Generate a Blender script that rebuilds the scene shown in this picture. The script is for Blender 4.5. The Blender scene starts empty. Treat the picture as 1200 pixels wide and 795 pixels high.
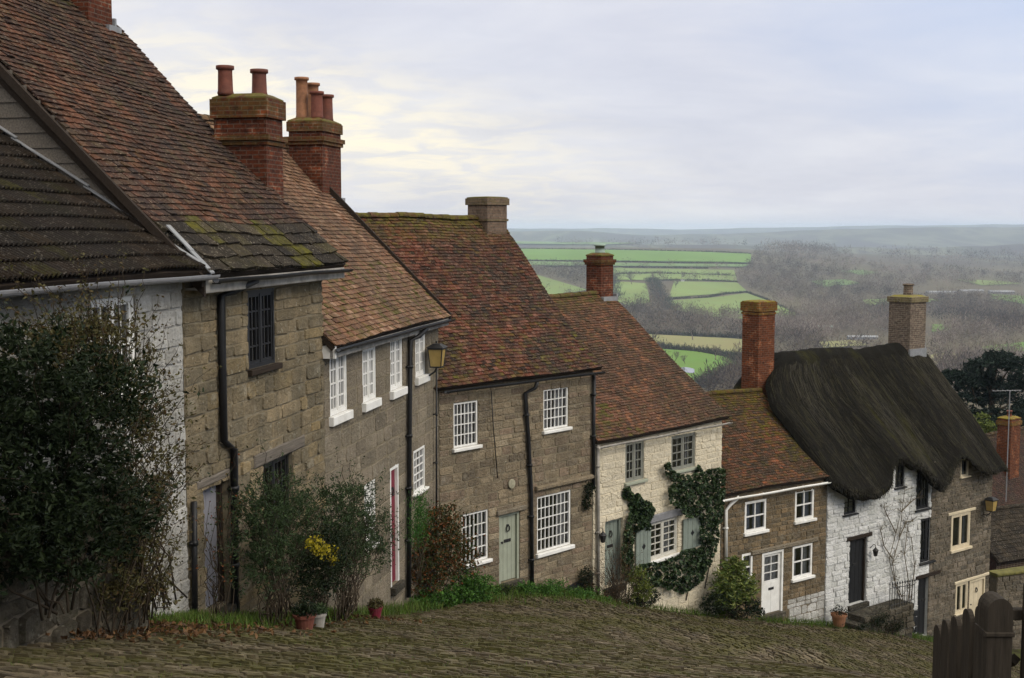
import bpy, math, random
import numpy as np
random.seed(11)
rng = np.random.default_rng(11)
sc = bpy.context.scene
col = sc.collection
R = math.radians
U = random.uniform

# ------------------------------------------------------------------ camera geometry
F = 1450.0                     # focal length in photo pixels (photo is 1200 wide)
HZ = 268.0                     # row of the true horizon
PITCH = math.atan((397.5 - HZ) / F)

def ray(px, py):
    u = (px - 600) / F
    v = (397.5 - py) / F
    return np.array([u, math.cos(PITCH) + v * math.sin(PITCH), -math.sin(PITCH) + v * math.cos(PITCH)])

def at(px, py, Y):
    d = ray(px, py)
    return d * (Y / d[1])

# ------------------------------------------------------------------ object helpers
def tag(o, label=None, cat=None, group=None, kind=None):
    if label: o['label'] = label
    if cat: o['category'] = cat
    if group: o['group'] = group
    if kind: o['kind'] = kind
    return o

def empty(name, loc, rz=0.0):
    o = bpy.data.objects.new(name, None)
    o.location = [float(c) for c in loc]
    o.rotation_euler = (0, 0, rz)
    o.empty_display_size = 0.3
    col.objects.link(o)
    return o

class MB:
    def __init__(s):
        s.v = []; s.f = []; s.m = []; s.c = []
    def add(s, vs, fs, m=0, c=(.5, .5, 0)):
        b = len(s.v)
        s.v.extend(vs)
        for f in fs:
            s.f.append([b + i for i in f]); s.m.append(m); s.c.append(c)
    def box(s, x0, x1, y0, y1, z0, z1, m=0, c=None):
        if c is None: c = (random.random(), random.random(), 0)
        vs = [(x0,y0,z0),(x1,y0,z0),(x1,y1,z0),(x0,y1,z0),(x0,y0,z1),(x1,y0,z1),(x1,y1,z1),(x0,y1,z1)]
        s.add(vs, [(0,3,2,1),(4,5,6,7),(0,1,5,4),(1,2,6,5),(2,3,7,6),(3,0,4,7)], m, c)
    def cbox(s, x0, x1, y0, y1, z0, z1, b=.012, m=0, c=None):
        """box with a bevelled rim on its -y face and upright edges"""
        if c is None: c = (random.random(), random.random(), 0)
        o = [(x0,z0),(x1,z0),(x1,z1),(x0,z1)]
        i = [(x0+b,z0+b),(x1-b,z0+b),(x1-b,z1-b),(x0+b,z1-b)]
        vs = [(x,y1,z) for x,z in o] + [(x,y0+b,z) for x,z in o] + [(x,y0,z) for x,z in i]
        fs = [(8,9,10,11)]
        for k in range(4):
            n = (k+1) % 4
            fs += [(k,n,4+n,4+k), (4+k,4+n,8+n,8+k)]
        fs.append((3,2,1,0))
        s.add(vs, fs, m, c)
    def tube(s, pts, r, n=6, m=0, c=None, cap=True):
        if c is None: c = (random.random(), random.random(), 0)
        pts = [np.array(p, float) for p in pts]
        k = len(pts)
        rs = r if hasattr(r, '__len__') else [r]*k
        vs = []
        a = None
        for i in range(k):
            t = pts[min(i+1,k-1)] - pts[max(i-1,0)]
            t = t/(np.linalg.norm(t)+1e-9)
            if a is None:
                a = np.cross(t, (0,0,1) if abs(t[2]) < .9 else (1,0,0))
            else:
                a = a - t*np.dot(a,t)
            a = a/(np.linalg.norm(a)+1e-9)
            b = np.cross(t, a)
            for j in range(n):
                an = 2*math.pi*j/n
                vs.append(tuple(pts[i] + rs[i]*(math.cos(an)*a + math.sin(an)*b)))
        fs = []
        for i in range(k-1):
            for j in range(n):
                j2 = (j+1) % n
                fs.append((i*n+j, i*n+j2, (i+1)*n+j2, (i+1)*n+j))
        if cap:
            fs.append(tuple(range(n-1,-1,-1))); fs.append(tuple((k-1)*n+j for j in range(n)))
        s.add(vs, fs, m, c)
    def lathe(s, cx, cy, prof, n=14, m=0, c=None):
        if c is None: c = (random.random(), random.random(), 0)
        vs = []
        for r_, z in prof:
            for j in range(n):
                an = 2*math.pi*j/n
                vs.append((cx+r_*math.cos(an), cy+r_*math.sin(an), z))
        fs = []
        for i in range(len(prof)-1):
            for j in range(n):
                j2 = (j+1) % n
                fs.append((i*n+j, i*n+j2, (i+1)*n+j2, (i+1)*n+j))
        fs.append(tuple(range(n-1,-1,-1)))
        fs.append(tuple((len(prof)-1)*n+j for j in range(n)))
        s.add(vs, fs, m, c)
    def build(s, name, mats, parent=None, smooth=False):
        me = bpy.data.meshes.new(name)
        me.from_pydata([tuple(float(q) for q in p) for p in s.v], [], s.f)
        return finish(me, name, mats, parent, smooth, s.m, s.c)

def finish(me, name, mats, parent, smooth, mi=None, fc=None):
    if not isinstance(mats, (list, tuple)): mats = [mats]
    for m in mats: me.materials.append(m)
    n = len(me.polygons)
    if mi is not None: me.polygons.foreach_set('material_index', np.array(mi, dtype=np.int32))
    me.polygons.foreach_set('use_smooth', np.full(n, bool(smooth)))
    if fc is not None:
        at_ = me.attributes.new('Col', 'FLOAT_COLOR', 'FACE')
        c = np.ones((n,4), dtype=np.float32); c[:,:3] = np.array(fc, dtype=np.float32).reshape(n,3)
        at_.data.foreach_set('color', c.ravel())
    me.update()
    o = bpy.data.objects.new(name, me)
    col.objects.link(o)
    if parent: o.parent = parent
    return o

def quads(name, V, C, mats, parent=None, smooth=False):
    """V (n,4,3) quads, C (n,3) face colours -> one mesh"""
    n = len(V)
    me = bpy.data.meshes.new(name)
    me.vertices.add(n*4); me.vertices.foreach_set('co', np.asarray(V, dtype=np.float32).ravel())
    me.loops.add(n*4); me.loops.foreach_set('vertex_index', np.arange(n*4, dtype=np.int32))
    me.polygons.add(n); me.polygons.foreach_set('loop_start', np.arange(0, n*4, 4, dtype=np.int32))
    me.polygons.foreach_set('loop_total', np.full(n, 4, dtype=np.int32))
    me.update(calc_edges=True)
    return finish(me, name, mats, parent, smooth, None, C)

def gridmesh(name, P, mats, parent=None, smooth=True, C=None):
    """P (a,b,3)"""
    a, b = P.shape[:2]
    idx = np.arange(a*b).reshape(a, b)
    q = np.stack([idx[:-1,:-1], idx[1:,:-1], idx[1:,1:], idx[:-1,1:]], -1).reshape(-1, 4)
    n = len(q)
    me = bpy.data.meshes.new(name)
    me.vertices.add(a*b); me.vertices.foreach_set('co', P.astype(np.float32).ravel())
    me.loops.add(n*4); me.loops.foreach_set('vertex_index', q.astype(np.int32).ravel())
    me.polygons.add(n); me.polygons.foreach_set('loop_start', np.arange(0, n*4, 4, dtype=np.int32))
    me.polygons.foreach_set('loop_total', np.full(n, 4, dtype=np.int32))
    me.update(calc_edges=True)
    return finish(me, name, mats, parent, smooth, None, C)

# ------------------------------------------------------------------ material helpers
class G:
    def __init__(s, name):
        s.m = bpy.data.materials.new(name); s.m.use_nodes = True
        s.nt = s.m.node_tree; s.nt.nodes.clear()
        s.out = s.nt.nodes.new('ShaderNodeOutputMaterial')
    def n(s, t, **kw):
        nd = s.nt.nodes.new(t)
        for k, v in kw.items(): setattr(nd, k, v)
        return nd
    def put(s, sock, v):
        if isinstance(v, bpy.types.NodeSocket): s.nt.links.new(v, sock)
        elif isinstance(v, (tuple, list)):
            sock.default_value = (*v, 1) if (len(v) == 3 and sock.type == 'RGBA') else v
        else: sock.default_value = v
    def attr(s, ch=0):
        if not hasattr(s, '_sep'):
            a = s.n('ShaderNodeAttribute', attribute_name='Col')
            s._sep = s.n('ShaderNodeSeparateColor'); s.nt.links.new(a.outputs['Color'], s._sep.inputs[0])
        return s._sep.outputs[ch]
    def obj(s, scale=(1,1,1), world=False):
        t = s.n('ShaderNodeNewGeometry').outputs['Position'] if world else s.n('ShaderNodeTexCoord').outputs['Object']
        mp = s.n('ShaderNodeMapping'); s.nt.links.new(t, mp.inputs[0]); mp.inputs['Scale'].default_value = scale
        return mp.outputs[0]
    def noise(s, scale, detail=4, rough=.6, vec=None, dist=0.0):
        nd = s.n('ShaderNodeTexNoise')
        s.put(nd.inputs['Vector'], vec if vec is not None else s.obj())
        nd.inputs['Scale'].default_value = scale; nd.inputs['Detail'].default_value = detail
        nd.inputs['Roughness'].default_value = rough; nd.inputs['Distortion'].default_value = dist
        return nd.outputs[0]
    def ramp(s, fac, stops, interp='LINEAR'):
        nd = s.n('ShaderNodeValToRGB'); nd.color_ramp.interpolation = interp
        e = nd.color_ramp.elements
        while len(e) < len(stops): e.new(0.5)
        for el, (p, c) in zip(e, stops):
            el.position = p; el.color = (*c, 1) if isinstance(c, (tuple, list)) else (c, c, c, 1)
        s.put(nd.inputs[0], fac)
        return nd.outputs[0]
    def mix(s, fac, a, b, mode='MIX'):
        nd = s.n('ShaderNodeMix', data_type='RGBA', blend_type=mode)
        s.put(nd.inputs[0], fac); s.put(nd.inputs[6], a); s.put(nd.inputs[7], b)
        return nd.outputs[2]
    def math(s, op, a, b=0.0, clamp=False):
        nd = s.n('ShaderNodeMath', operation=op, use_clamp=clamp)
        s.put(nd.inputs[0], a); s.put(nd.inputs[1], b)
        return nd.outputs[0]
    def bump(s, h, strength=.5, dist=.02):
        nd = s.n('ShaderNodeBump'); nd.inputs['Strength'].default_value = strength; nd.inputs['Distance'].default_value = dist
        s.put(nd.inputs['Height'], h)
        return nd.outputs[0]
    def pbr(s, base, rough=.85, normal=None, spec=.3, metal=0.0):
        b = s.n('ShaderNodeBsdfPrincipled')
        s.put(b.inputs['Base Color'], base); s.put(b.inputs['Roughness'], rough)
        b.inputs['Specular IOR Level'].default_value = spec; b.inputs['Metallic'].default_value = metal
        if normal is not None: s.put(b.inputs['Normal'], normal)
        s.nt.links.new(b.outputs[0], s.out.inputs[0]); s.b = b
        return s.m

def stops(cols):
    k = len(cols)
    return [((i + .5)/k, c) for i, c in enumerate(cols)]

def stone_mat(name, cols, dirt=(.06,.05,.035), dirt_amt=.55, fleck=(.36,.34,.27), moss=None):
    g = G(name)
    base = g.ramp(g.attr(0), stops(cols))
    n1 = g.noise(9, 5, .65); n2 = g.noise(.9, 4, .6); n3 = g.noise(30, 3, .6)
    base = g.mix(g.ramp(n1, [(.3, 0.0), (.75, .5)]), base, g.mix(.5, base, (.42,.36,.25)))
    base = g.mix(g.ramp(n2, [(.42, 0.0), (.7, dirt_amt)]), base, dirt)
    base = g.mix(g.ramp(g.noise(1.3, 5, .7, g.obj((2.2,2.2,.45)), .4), [(.5, 0.0), (.66, dirt_amt*.9)]), base, g.mix(.35, dirt, base))
    base = g.mix(g.ramp(g.noise(3.1, 5, .7), [(.55, 0.0), (.68, .5)]), base, g.mix(.35, fleck, base))
    base = g.mix(g.ramp(g.noise(14, 2, .5), [(.66, 0.0), (.73, .5)]), base, fleck)
    base = g.mix(g.ramp(n3, [(.35, .45), (.62, 0.0)]), base, g.mix(.6, base, dirt))
    if moss: base = g.mix(g.ramp(g.noise(2.2, 4, .6), [(.6, 0.0), (.72, .6)]), base, moss)
    base = g.mix(g.math('MULTIPLY', g.ramp(g.attr(1), [(.6, 0.0), (1.0, .75)]), 1.0), base, g.mix(.55, base, dirt))
    h = g.math('ADD', g.noise(34, 5, .75), g.math('MULTIPLY', g.noise(11, 3, .6), 1.8))
    return g.pbr(base, .92, g.bump(h, .9, .04), .08)

def plain_mat(name, c, rough=.7, var=.25, scale=6, spec=.35, bump=.15, metal=0.0, dirt=None):
    g = G(name)
    n = g.noise(scale, 5, .6)
    dk = tuple(x*(1-var) for x in c); lt = tuple(min(1, x*(1+var*.6)) for x in c)
    base = g.ramp(n, [(.3, dk), (.7, lt)])
    if dirt: base = g.mix(g.ramp(g.noise(1.7, 5, .65), [(.48, 0.0), (.75, .6)]), base, dirt)
    return g.pbr(base, rough, g.bump(g.noise(scale*6, 3, .6), bump, .01), spec, metal)

def wood_mat(name, c, var=.4, axis=(1,14,14)):
    g = G(name)
    n = g.noise(3, 6, .65, g.obj(axis))
    a = g.attr(0)
    base = g.ramp(n, [(.28, tuple(x*(1-var) for x in c)), (.72, tuple(x*(1+var*.5) for x in c))])
    base = g.mix(g.math('MULTIPLY', a, .35), base, tuple(x*.5 for x in c))
    return g.pbr(base, .85, g.bump(n, .5, .012), .08)

def tile_mat(name, cols, patch=(.03,.024,.022), patch_amt=.75, moss=(.085,.085,.02), pale=(.26,.2,.15), pthr=.5):
    g = G(name)
    base = g.ramp(g.attr(0), stops(cols))
    n1 = g.noise(.75, 5, .65, g.obj((1.1,.5,.5)), .6)
    n2 = g.noise(7, 4, .7)
    base = g.mix(g.ramp(n2, [(.35, .5), (.6, 0.0)]), base, tuple(x*.45 for x in cols[1]))
    pf = g.math('MULTIPLY', g.ramp(n1, [(pthr-.08, 0.0), (pthr+.1, 1.0)]), g.math('ADD', g.math('MULTIPLY', g.attr(1), .55), .6), True)
    base = g.mix(g.math('MULTIPLY', pf, patch_amt), base, patch)
    base = g.mix(g.ramp(g.noise(26, 3, .65), [(.58, 0.0), (.66, .65)]), base, pale)
    base = g.mix(g.ramp(g.noise(2.6, 5, .7), [(.5, 0.0), (.64, .6)]), base, patch)
    mf = g.math('MULTIPLY', g.attr(2), g.ramp(g.noise(4.5, 5, .7), [(.38, 0.0), (.58, 1.0)]), True)
    base = g.mix(mf, base, g.ramp(g.noise(16, 3, .6), [(.35, tuple(x*.45 for x in moss)), (.7, moss)]))
    return g.pbr(base, .88, g.bump(g.math('ADD', g.noise(45, 3, .6), n2), .5, .015), .06)

def brick_mat(name, c1, c2, mortar, soot=(.02,.015,.013), soot_amt=.7, moss=None, zs=.075):
    g = G(name)
    tc = g.n('ShaderNodeTexCoord').outputs['Object']
    sp = g.n('ShaderNodeSeparateXYZ'); g.put(sp.inputs[0], tc)
    cb = g.n('ShaderNodeCombineXYZ')
    g.put(cb.inputs[0], g.math('ADD', sp.outputs[0], sp.outputs[1])); g.put(cb.inputs[1], sp.outputs[2])
    b = g.n('ShaderNodeTexBrick'); g.put(b.inputs['Vector'], cb.outputs[0])
    b.inputs['Scale'].default_value = 1; b.inputs['Brick Width'].default_value = .225; b.inputs['Row Height'].default_value = zs
    b.inputs['Mortar Size'].default_value = .011; b.inputs['Mortar Smooth'].default_value = .3; b.inputs['Bias'].default_value = -.1
    g.put(b.inputs['Color1'], c1); g.put(b.inputs['Color2'], c2); g.put(b.inputs['Mortar'], mortar)
    base = b.outputs[0]
    base = g.mix(g.ramp(g.noise(2.3, 5, .65), [(.3, 0.0), (.46, soot_amt)]), base, g.mix(1.0, base, (.16,.15,.16), 'MULTIPLY'))
    base = g.mix(g.ramp(g.noise(9, 4, .7), [(.5, 0.0), (.6, .6)]), base, g.mix(1.0, base, (.25,.23,.23), 'MULTIPLY'))
    base = g.mix(g.ramp(g.noise(17, 3, .6), [(.35, .5), (.6, 0.0)]), base, tuple(x*.4 for x in c1))
    if moss: base = g.mix(g.math('MULTIPLY', g.attr(2), g.ramp(g.noise(6, 4, .7), [(.35, 0.0), (.55, 1.0)])), base, moss)
    h = g.math('ADD', g.math('MULTIPLY', b.outputs[1], -1.0), g.math('MULTIPLY', g.noise(40, 3, .6), .5))
    return g.pbr(base, .9, g.bump(h, .6, .012), .2)

def leaf_mat(name, cols, trans=.18, rough=.6, spec=.15):
    g = G(name)
    base = g.ramp(g.attr(0), stops(cols))
    base = g.mix(g.math('MULTIPLY', g.attr(1), .45), base, tuple(x*.4 for x in cols[0]))
    b = g.n('ShaderNodeBsdfPrincipled'); g.put(b.inputs['Base Color'], base); b.inputs['Roughness'].default_value = rough
    b.inputs['Specular IOR Level'].default_value = spec
    t = g.n('ShaderNodeBsdfTranslucent'); g.put(t.inputs[0], base)
    mx = g.n('ShaderNodeMixShader'); mx.inputs[0].default_value = trans
    g.nt.links.new(b.outputs[0], mx.inputs[1]); g.nt.links.new(t.outputs[0], mx.inputs[2])
    g.nt.links.new(mx.outputs[0], g.out.inputs[0])
    return g.m

def glass_mat():
    g = G('window_glass')
    tr = g.n('ShaderNodeBsdfTransparent'); tr.inputs[0].default_value = (.75,.78,.78,1)
    gl = g.n('ShaderNodeBsdfGlossy'); gl.inputs['Roughness'].default_value = .04
    gl.inputs['Color'].default_value = (.95,.95,.98,1)
    nz = g.bump(g.noise(2.5, 2, .5), .12, .02)
    g.put(gl.inputs['Normal'], nz)
    fr = g.n('ShaderNodeFresnel'); fr.inputs[0].default_value = 1.6
    mx = g.n('ShaderNodeMixShader'); g.put(mx.inputs[0], g.math('ADD', fr.outputs[0], .06, True))
    g.nt.links.new(tr.outputs[0], mx.inputs[1]); g.nt.links.new(gl.outputs[0], mx.inputs[2])
    g.nt.links.new(mx.outputs[0], g.out.inputs[0])
    return g.m

M = {}
M['stone_gold'] = stone_mat('golden_ashlar', [(0.292,0.221,0.128),(0.212,0.167,0.106),(0.352,0.268,0.158),(0.171,0.141,0.095),(0.262,0.209,0.132),(0.313,0.226,0.110)], dirt=(.085,.076,.055), dirt_amt=.75, fleck=(.5,.46,.36))
M['stone_grey'] = stone_mat('grey_greensand', [(0.254,0.209,0.156),(0.204,0.170,0.128),(0.285,0.238,0.175),(0.229,0.194,0.142)], dirt=(.1,.085,.065), dirt_amt=.55, fleck=(.4,.37,.3))
M['stone_buff'] = stone_mat('buff_greensand', [(0.300,0.233,0.151),(0.207,0.167,0.114),(0.342,0.271,0.179),(0.249,0.189,0.120),(0.171,0.136,0.096),(0.259,0.184,0.129)], dirt=(.085,.07,.052), dirt_amt=.6, fleck=(.42,.38,.3))
M['stone_brown'] = stone_mat('brown_greensand', [(0.226,0.155,0.081),(0.154,0.111,0.064),(0.277,0.188,0.103),(0.123,0.094,0.061)], dirt_amt=.5)
M['stone_dark'] = stone_mat('dark_rubble', [(.19,.155,.12),(.12,.105,.085),(.23,.19,.15),(.09,.08,.068)], dirt_amt=.6)
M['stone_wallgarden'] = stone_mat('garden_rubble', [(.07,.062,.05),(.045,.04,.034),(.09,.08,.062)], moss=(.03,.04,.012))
M['mortar'] = plain_mat('lime_mortar', (.19,.16,.11), .95, .35, 10, .1)
M['mortar_dark'] = plain_mat('weathered_mortar', (.15,.125,.09), .95, .35, 10, .1)
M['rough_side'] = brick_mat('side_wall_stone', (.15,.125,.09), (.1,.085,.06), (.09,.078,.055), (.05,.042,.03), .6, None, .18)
M['lime_cream'] = stone_mat('cream_limewash', [(.79,.7,.53),(.75,.665,.5),(.82,.735,.57)], dirt=(.42,.37,.28), dirt_amt=.3, fleck=(.58,.53,.43))
M['lime_white'] = stone_mat('white_limewash', [(.76,.76,.76),(.71,.71,.715),(.8,.8,.8)], dirt=(.33,.34,.3), dirt_amt=.4, fleck=(.5,.5,.48))
M['lime_old'] = stone_mat('worn_white_limewash', [(0.5610,0.5525,0.5355),(0.4760,0.4675,0.4505),(0.6120,0.6035,0.5865)], dirt=(.22,.21,.18), dirt_amt=.8)
M['tile_red'] = tile_mat('old_red_tiles', [(0.0289,0.0170,0.0136),(0.0688,0.0314,0.0195),(0.0960,0.0408,0.0247),(0.1266,0.0570,0.0340),(0.0450,0.0247,0.0161),(0.0765,0.0501,0.0340)], pthr=.49)
M['tile_tan'] = tile_mat('weathered_tan_tiles', [(0.193,0.099,0.057),(0.148,0.073,0.045),(0.228,0.130,0.077),(0.103,0.052,0.034),(0.274,0.171,0.111)], patch=(.055,.042,.032), patch_amt=.6, moss=(.1,.09,.025))
M['tile_crimson'] = tile_mat('crimson_tiles', [(0.1062,0.0342,0.0216),(0.0711,0.0252,0.0153),(0.1305,0.0441,0.0270),(0.0360,0.0180,0.0126),(0.1890,0.0837,0.0567),(0.0864,0.0306,0.0198),(0.0216,0.0135,0.0108)], patch=(.028,.024,.02), patch_amt=.8, moss=(.13,.115,.025))
M['tile_orange'] = tile_mat('orange_tiles', [(.14,.06,.036),(.085,.042,.028),(.165,.08,.05),(.05,.03,.022),(.11,.056,.036),(.07,.045,.032),(.19,.085,.045)], patch=(.035,.027,.02), patch_amt=.8, moss=(.1,.095,.025), pthr=.5)
M['tile_rust'] = tile_mat('rust_tiles', [(0.0900,0.0400,0.0240),(0.0500,0.0300,0.0210),(0.1900,0.0620,0.0260),(0.0300,0.0220,0.0170),(0.0750,0.0420,0.0270),(0.0250,0.0200,0.0160),(0.1300,0.0520,0.0260)], patch=(.025,.022,.014), patch_amt=.8, moss=(.1,.08,.015))
M['tile_stone'] = tile_mat('dark_stone_slates', [(0.0240,0.0192,0.0136),(0.0360,0.0288,0.0200),(0.0152,0.0128,0.0096),(0.0512,0.0400,0.0272)], patch=(.014,.012,.011), moss=(.11,.1,.015), pale=(.24,.21,.17))
M['tile_plum'] = tile_mat('dark_plum_tiles', [(.05,.026,.022),(.035,.021,.019),(.07,.034,.027),(.025,.018,.016)])
M['pantile'] = tile_mat('dark_concrete_tiles', [(0.0144,0.0102,0.0072),(0.0210,0.0150,0.0108),(0.0090,0.0072,0.0054),(0.0312,0.0216,0.0150)], patch=(.016,.014,.013), moss=(.045,.042,.014), pale=(.1,.088,.075))
M['brick_red'] = brick_mat('sooty_red_brick', (.3,.072,.024), (.11,.034,.018), (.32,.235,.165), soot_amt=.86, moss=(.1,.085,.02))
M['brick_orange'] = brick_mat('orange_brick', (.4,.11,.032), (.17,.05,.022), (.36,.26,.18), soot_amt=.85, moss=(.17,.14,.02))
M['brick_tan'] = brick_mat('tan_chimney_brick', (.27,.185,.13), (.2,.14,.1), (.2,.16,.12), soot_amt=.4, moss=(.1,.09,.025))
M['brick_grey'] = brick_mat('grey_brown_brick', (.22,.16,.12), (.11,.082,.065), (.3,.26,.2), soot_amt=.3, moss=(.17,.15,.03))
M['brick_plum'] = brick_mat('plum_brick', (.09,.038,.03), (.06,.03,.026), (.06,.045,.038), soot_amt=.5)
M['pot'] = plain_mat('terracotta_pot', (.15,.05,.033), .75, .3, 8, .25, dirt=(.05,.03,.025))
M['pot_buff'] = plain_mat('buff_pot', (.26,.12,.06), .75, .3, 8, .25, dirt=(.05,.03,.025))
M['lead'] = plain_mat('pale_lead', (.2,.205,.215), .6, .25, 6, .4, dirt=(.25,.25,.25))
M['zinc'] = plain_mat('grey_gutter', (.2,.2,.21), .5, .2, 6, .4)
M['white_paint'] = plain_mat('white_gloss_paint', (.72,.71,.68), .45, .1, 6, .4, .05, dirt=(.5,.48,.42))
M['offwhite'] = plain_mat('offwhite_paint', (.5,.48,.42), .5, .12, 6, .35, .05)
M['cream_paint'] = plain_mat('cream_paint', (.56,.48,.34), .5, .12, 6, .35, .05, dirt=(.4,.33,.2))
M['grey_paint'] = plain_mat('grey_window_paint', (.2,.2,.17), .5, .15, 6, .35, .05)
M['sage'] = plain_mat('sage_green_paint', (.3,.32,.25), .5, .1, 5, .35, .06, dirt=(.2,.21,.16))
M['sage_dark'] = plain_mat('grey_green_paint', (.19,.22,.19), .5, .1, 5, .35, .06)
M['lilac'] = plain_mat('pale_lilac_paint', (.23,.23,.26), .5, .1, 5, .35, .06)
M['crimson'] = plain_mat('crimson_paint', (.15,.012,.026), .65, .1, 5, .4, .05)
M['black_paint'] = plain_mat('black_paint', (.012,.012,.013), .5, .3, 8, .3)
M['dark_wood'] = wood_mat('dark_oak', (.035,.026,.02))
M['grey_wood'] = wood_mat('silvered_boards', (.16,.138,.115), .55)
M['fence_wood'] = wood_mat('weathered_fence_wood', (.04,.033,.026), .5, (14,14,1.2))
M['post_wood'] = wood_mat('ochre_post_wood', (.16,.11,.05), .4, (14,14,1.2))
M['fascia'] = plain_mat('worn_fascia', (.3,.28,.25), .7, .4, 5, .2, dirt=(.06,.05,.045))
M['iron'] = plain_mat('black_iron', (.014,.013,.013), .55, .3, 9, .4)
M['brass'] = plain_mat('brass', (.25,.17,.06), .35, .2, 9, .5, metal=.8)
M['amber'] = plain_mat('amber_lamp_glass', (.36,.25,.08), .35, .2, 9, .5)
M['curtain'] = plain_mat('net_curtain', (.5,.48,.5), .9, .25, 9, .1)
M['curtain_blue'] = plain_mat('blue_curtain', (.3,.32,.42), .9, .3, 9, .1)
M['glass'] = glass_mat()
M['cowl'] = plain_mat('green_cowl', (.28,.36,.31), .5, .2, 9, .3)
M['copper_sign'] = plain_mat('painted_plaque', (.3,.28,.2), .6, .3, 20, .3)
M['slab'] = stone_mat('dark_step_stone', [(.032,.03,.027),(.024,.022,.02),(.042,.038,.034)], dirt=(.02,.02,.016))
M['leaf_dark'] = leaf_mat('dark_evergreen_leaves', [(0.0044,0.0087,0.0021),(0.0074,0.0157,0.0041),(0.0134,0.0225,0.0068),(0.0223,0.0339,0.0109)])
M['leaf_brown'] = leaf_mat('olive_brown_leaves', [(0.044,0.042,0.014),(0.072,0.062,0.022),(0.099,0.090,0.032),(0.088,0.052,0.021)])
M['leaf_olive'] = leaf_mat('grey_green_leaves', [(0.0198,0.0346,0.0128),(0.0363,0.0600,0.0218),(0.0594,0.0938,0.0360)])
M['leaf_green'] = leaf_mat('fresh_green_leaves', [(0.030,0.075,0.013),(0.055,0.132,0.022),(0.090,0.196,0.032)])
M['leaf_ivy'] = leaf_mat('ivy_leaves', [(0.0119,0.0272,0.0085),(0.0221,0.0467,0.0153),(0.0382,0.0680,0.0238),(0.0638,0.0978,0.0382)], .12, .5, .22)
M['leaf_rust'] = leaf_mat('rust_and_green_leaves', [(0.024,0.041,0.014),(0.036,0.054,0.018),(0.054,0.060,0.018),(0.144,0.054,0.018),(0.216,0.060,0.018)])
M['leaf_lime'] = leaf_mat('yellow_green_leaves', [(.08,.11,.02),(.12,.15,.03),(.16,.18,.04),(.05,.07,.018)])
M['leaf_conifer'] = leaf_mat('bright_conifer', [(0.024,0.072,0.014),(0.042,0.117,0.020),(0.060,0.156,0.028)])
M['petal'] = leaf_mat('yellow_petals', [(.3,.24,.012),(.38,.31,.02),(.22,.2,.02)], .3)
M['leaf_spotted'] = leaf_mat('spotted_laurel_leaves', [(0.055,0.086,0.023),(0.099,0.144,0.032),(0.176,0.207,0.050),(0.264,0.276,0.090)], .2, .4)
M['dead_leaf'] = leaf_mat('dead_leaves', [(.1,.05,.022),(.15,.08,.03),(.06,.035,.02)], .1)
M['grass'] = leaf_mat('verge_grass', [(.05,.09,.014),(.085,.15,.02),(.12,.2,.03),(.13,.14,.045)], .3)
M['pine'] = leaf_mat('pine_needles', [(.006,.013,.01),(.01,.022,.016),(.018,.034,.024)], .1)
M['twig'] = plain_mat('bare_twigs', (.05,.038,.026), .9, .3, 10, .1)
M['bark'] = plain_mat('bark', (.06,.048,.036), .95, .4, 10, .1)
def twig_mat(name, cols, k=.5):
    g = G(name); c = g.ramp(g.attr(0), stops(cols))
    d = g.n('ShaderNodeBsdfDiffuse'); g.put(d.inputs[0], c); t = g.n('ShaderNodeBsdfTranslucent'); g.put(t.inputs[0], c)
    mx = g.n('ShaderNodeMixShader'); mx.inputs[0].default_value = k
    g.nt.links.new(d.outputs[0], mx.inputs[1]); g.nt.links.new(t.outputs[0], mx.inputs[2]); g.nt.links.new(mx.outputs[0], g.out.inputs[0])
    return g.m
M['winter'] = twig_mat('winter_twigs', [(.045,.034,.03),(.085,.064,.055),(.13,.1,.085),(.115,.09,.055),(.18,.142,.122),(.27,.222,.195)])
g = G('hedge_twigs'); M['hedge'] = g.pbr(g.ramp(g.attr(0), stops([(.035,.034,.026),(.055,.05,.038),(.04,.05,.025)])), .95, None, .05)
def field_mat(name, c):
    g = G(name); P = g.obj((1,.6,1), True)
    b = g.ramp(g.noise(.006, 5, .6, P), [(.3, tuple(x*.82 for x in c)), (.7, tuple(x*1.12 for x in c))])
    b = g.mix(g.ramp(g.noise(.05, 4, .6, P), [(.4, 0.0), (.75, .4)]), b, (c[0]*1.15, c[1]*.85, c[2]))
    return g.pbr(b, .95, None, .05)
M['field_green'] = field_mat('bright_pasture', (.11,.2,.042))
M['field_pale'] = field_mat('pale_pasture', (.155,.215,.07))
M['field_far'] = field_mat('far_pasture', (.125,.195,.075))
M['field_olive'] = field_mat('olive_pasture', (.2,.2,.09))
g = G('ground_soil'); P = g.obj((1,1,1), True)
nf0 = g.ramp(g.noise(.004, 5, .6, P), [(.35, (.07,.056,.042)), (.6, (.105,.09,.055))])
nf1 = g.ramp(g.noise(.0032, 4, .55, g.obj((1,.45,1), True), .4), [(.4, (.06,.05,.05)), (.48, (.07,.07,.055)), (.55, (.12,.12,.085)), (.6, (.06,.055,.052)), (.7, (.13,.12,.095))])
sp0 = g.n('ShaderNodeVectorMath', operation='LENGTH'); g.put(sp0.inputs[0], P)
fd0 = g.n('ShaderNodeMapRange'); g.put(fd0.inputs[0], sp0.outputs['Value']); fd0.inputs[1].default_value = 2600; fd0.inputs[2].default_value = 3200
nf = g.mix(fd0.outputs[0], nf0, nf1)
nn = g.ramp(g.noise(3.2, 5, .65, P), [(.35, (.028,.024,.014)), (.52, (.05,.05,.018)), (.68, (.06,.075,.018))])
sp = g.n('ShaderNodeVectorMath', operation='LENGTH'); g.put(sp.inputs[0], P)
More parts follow.
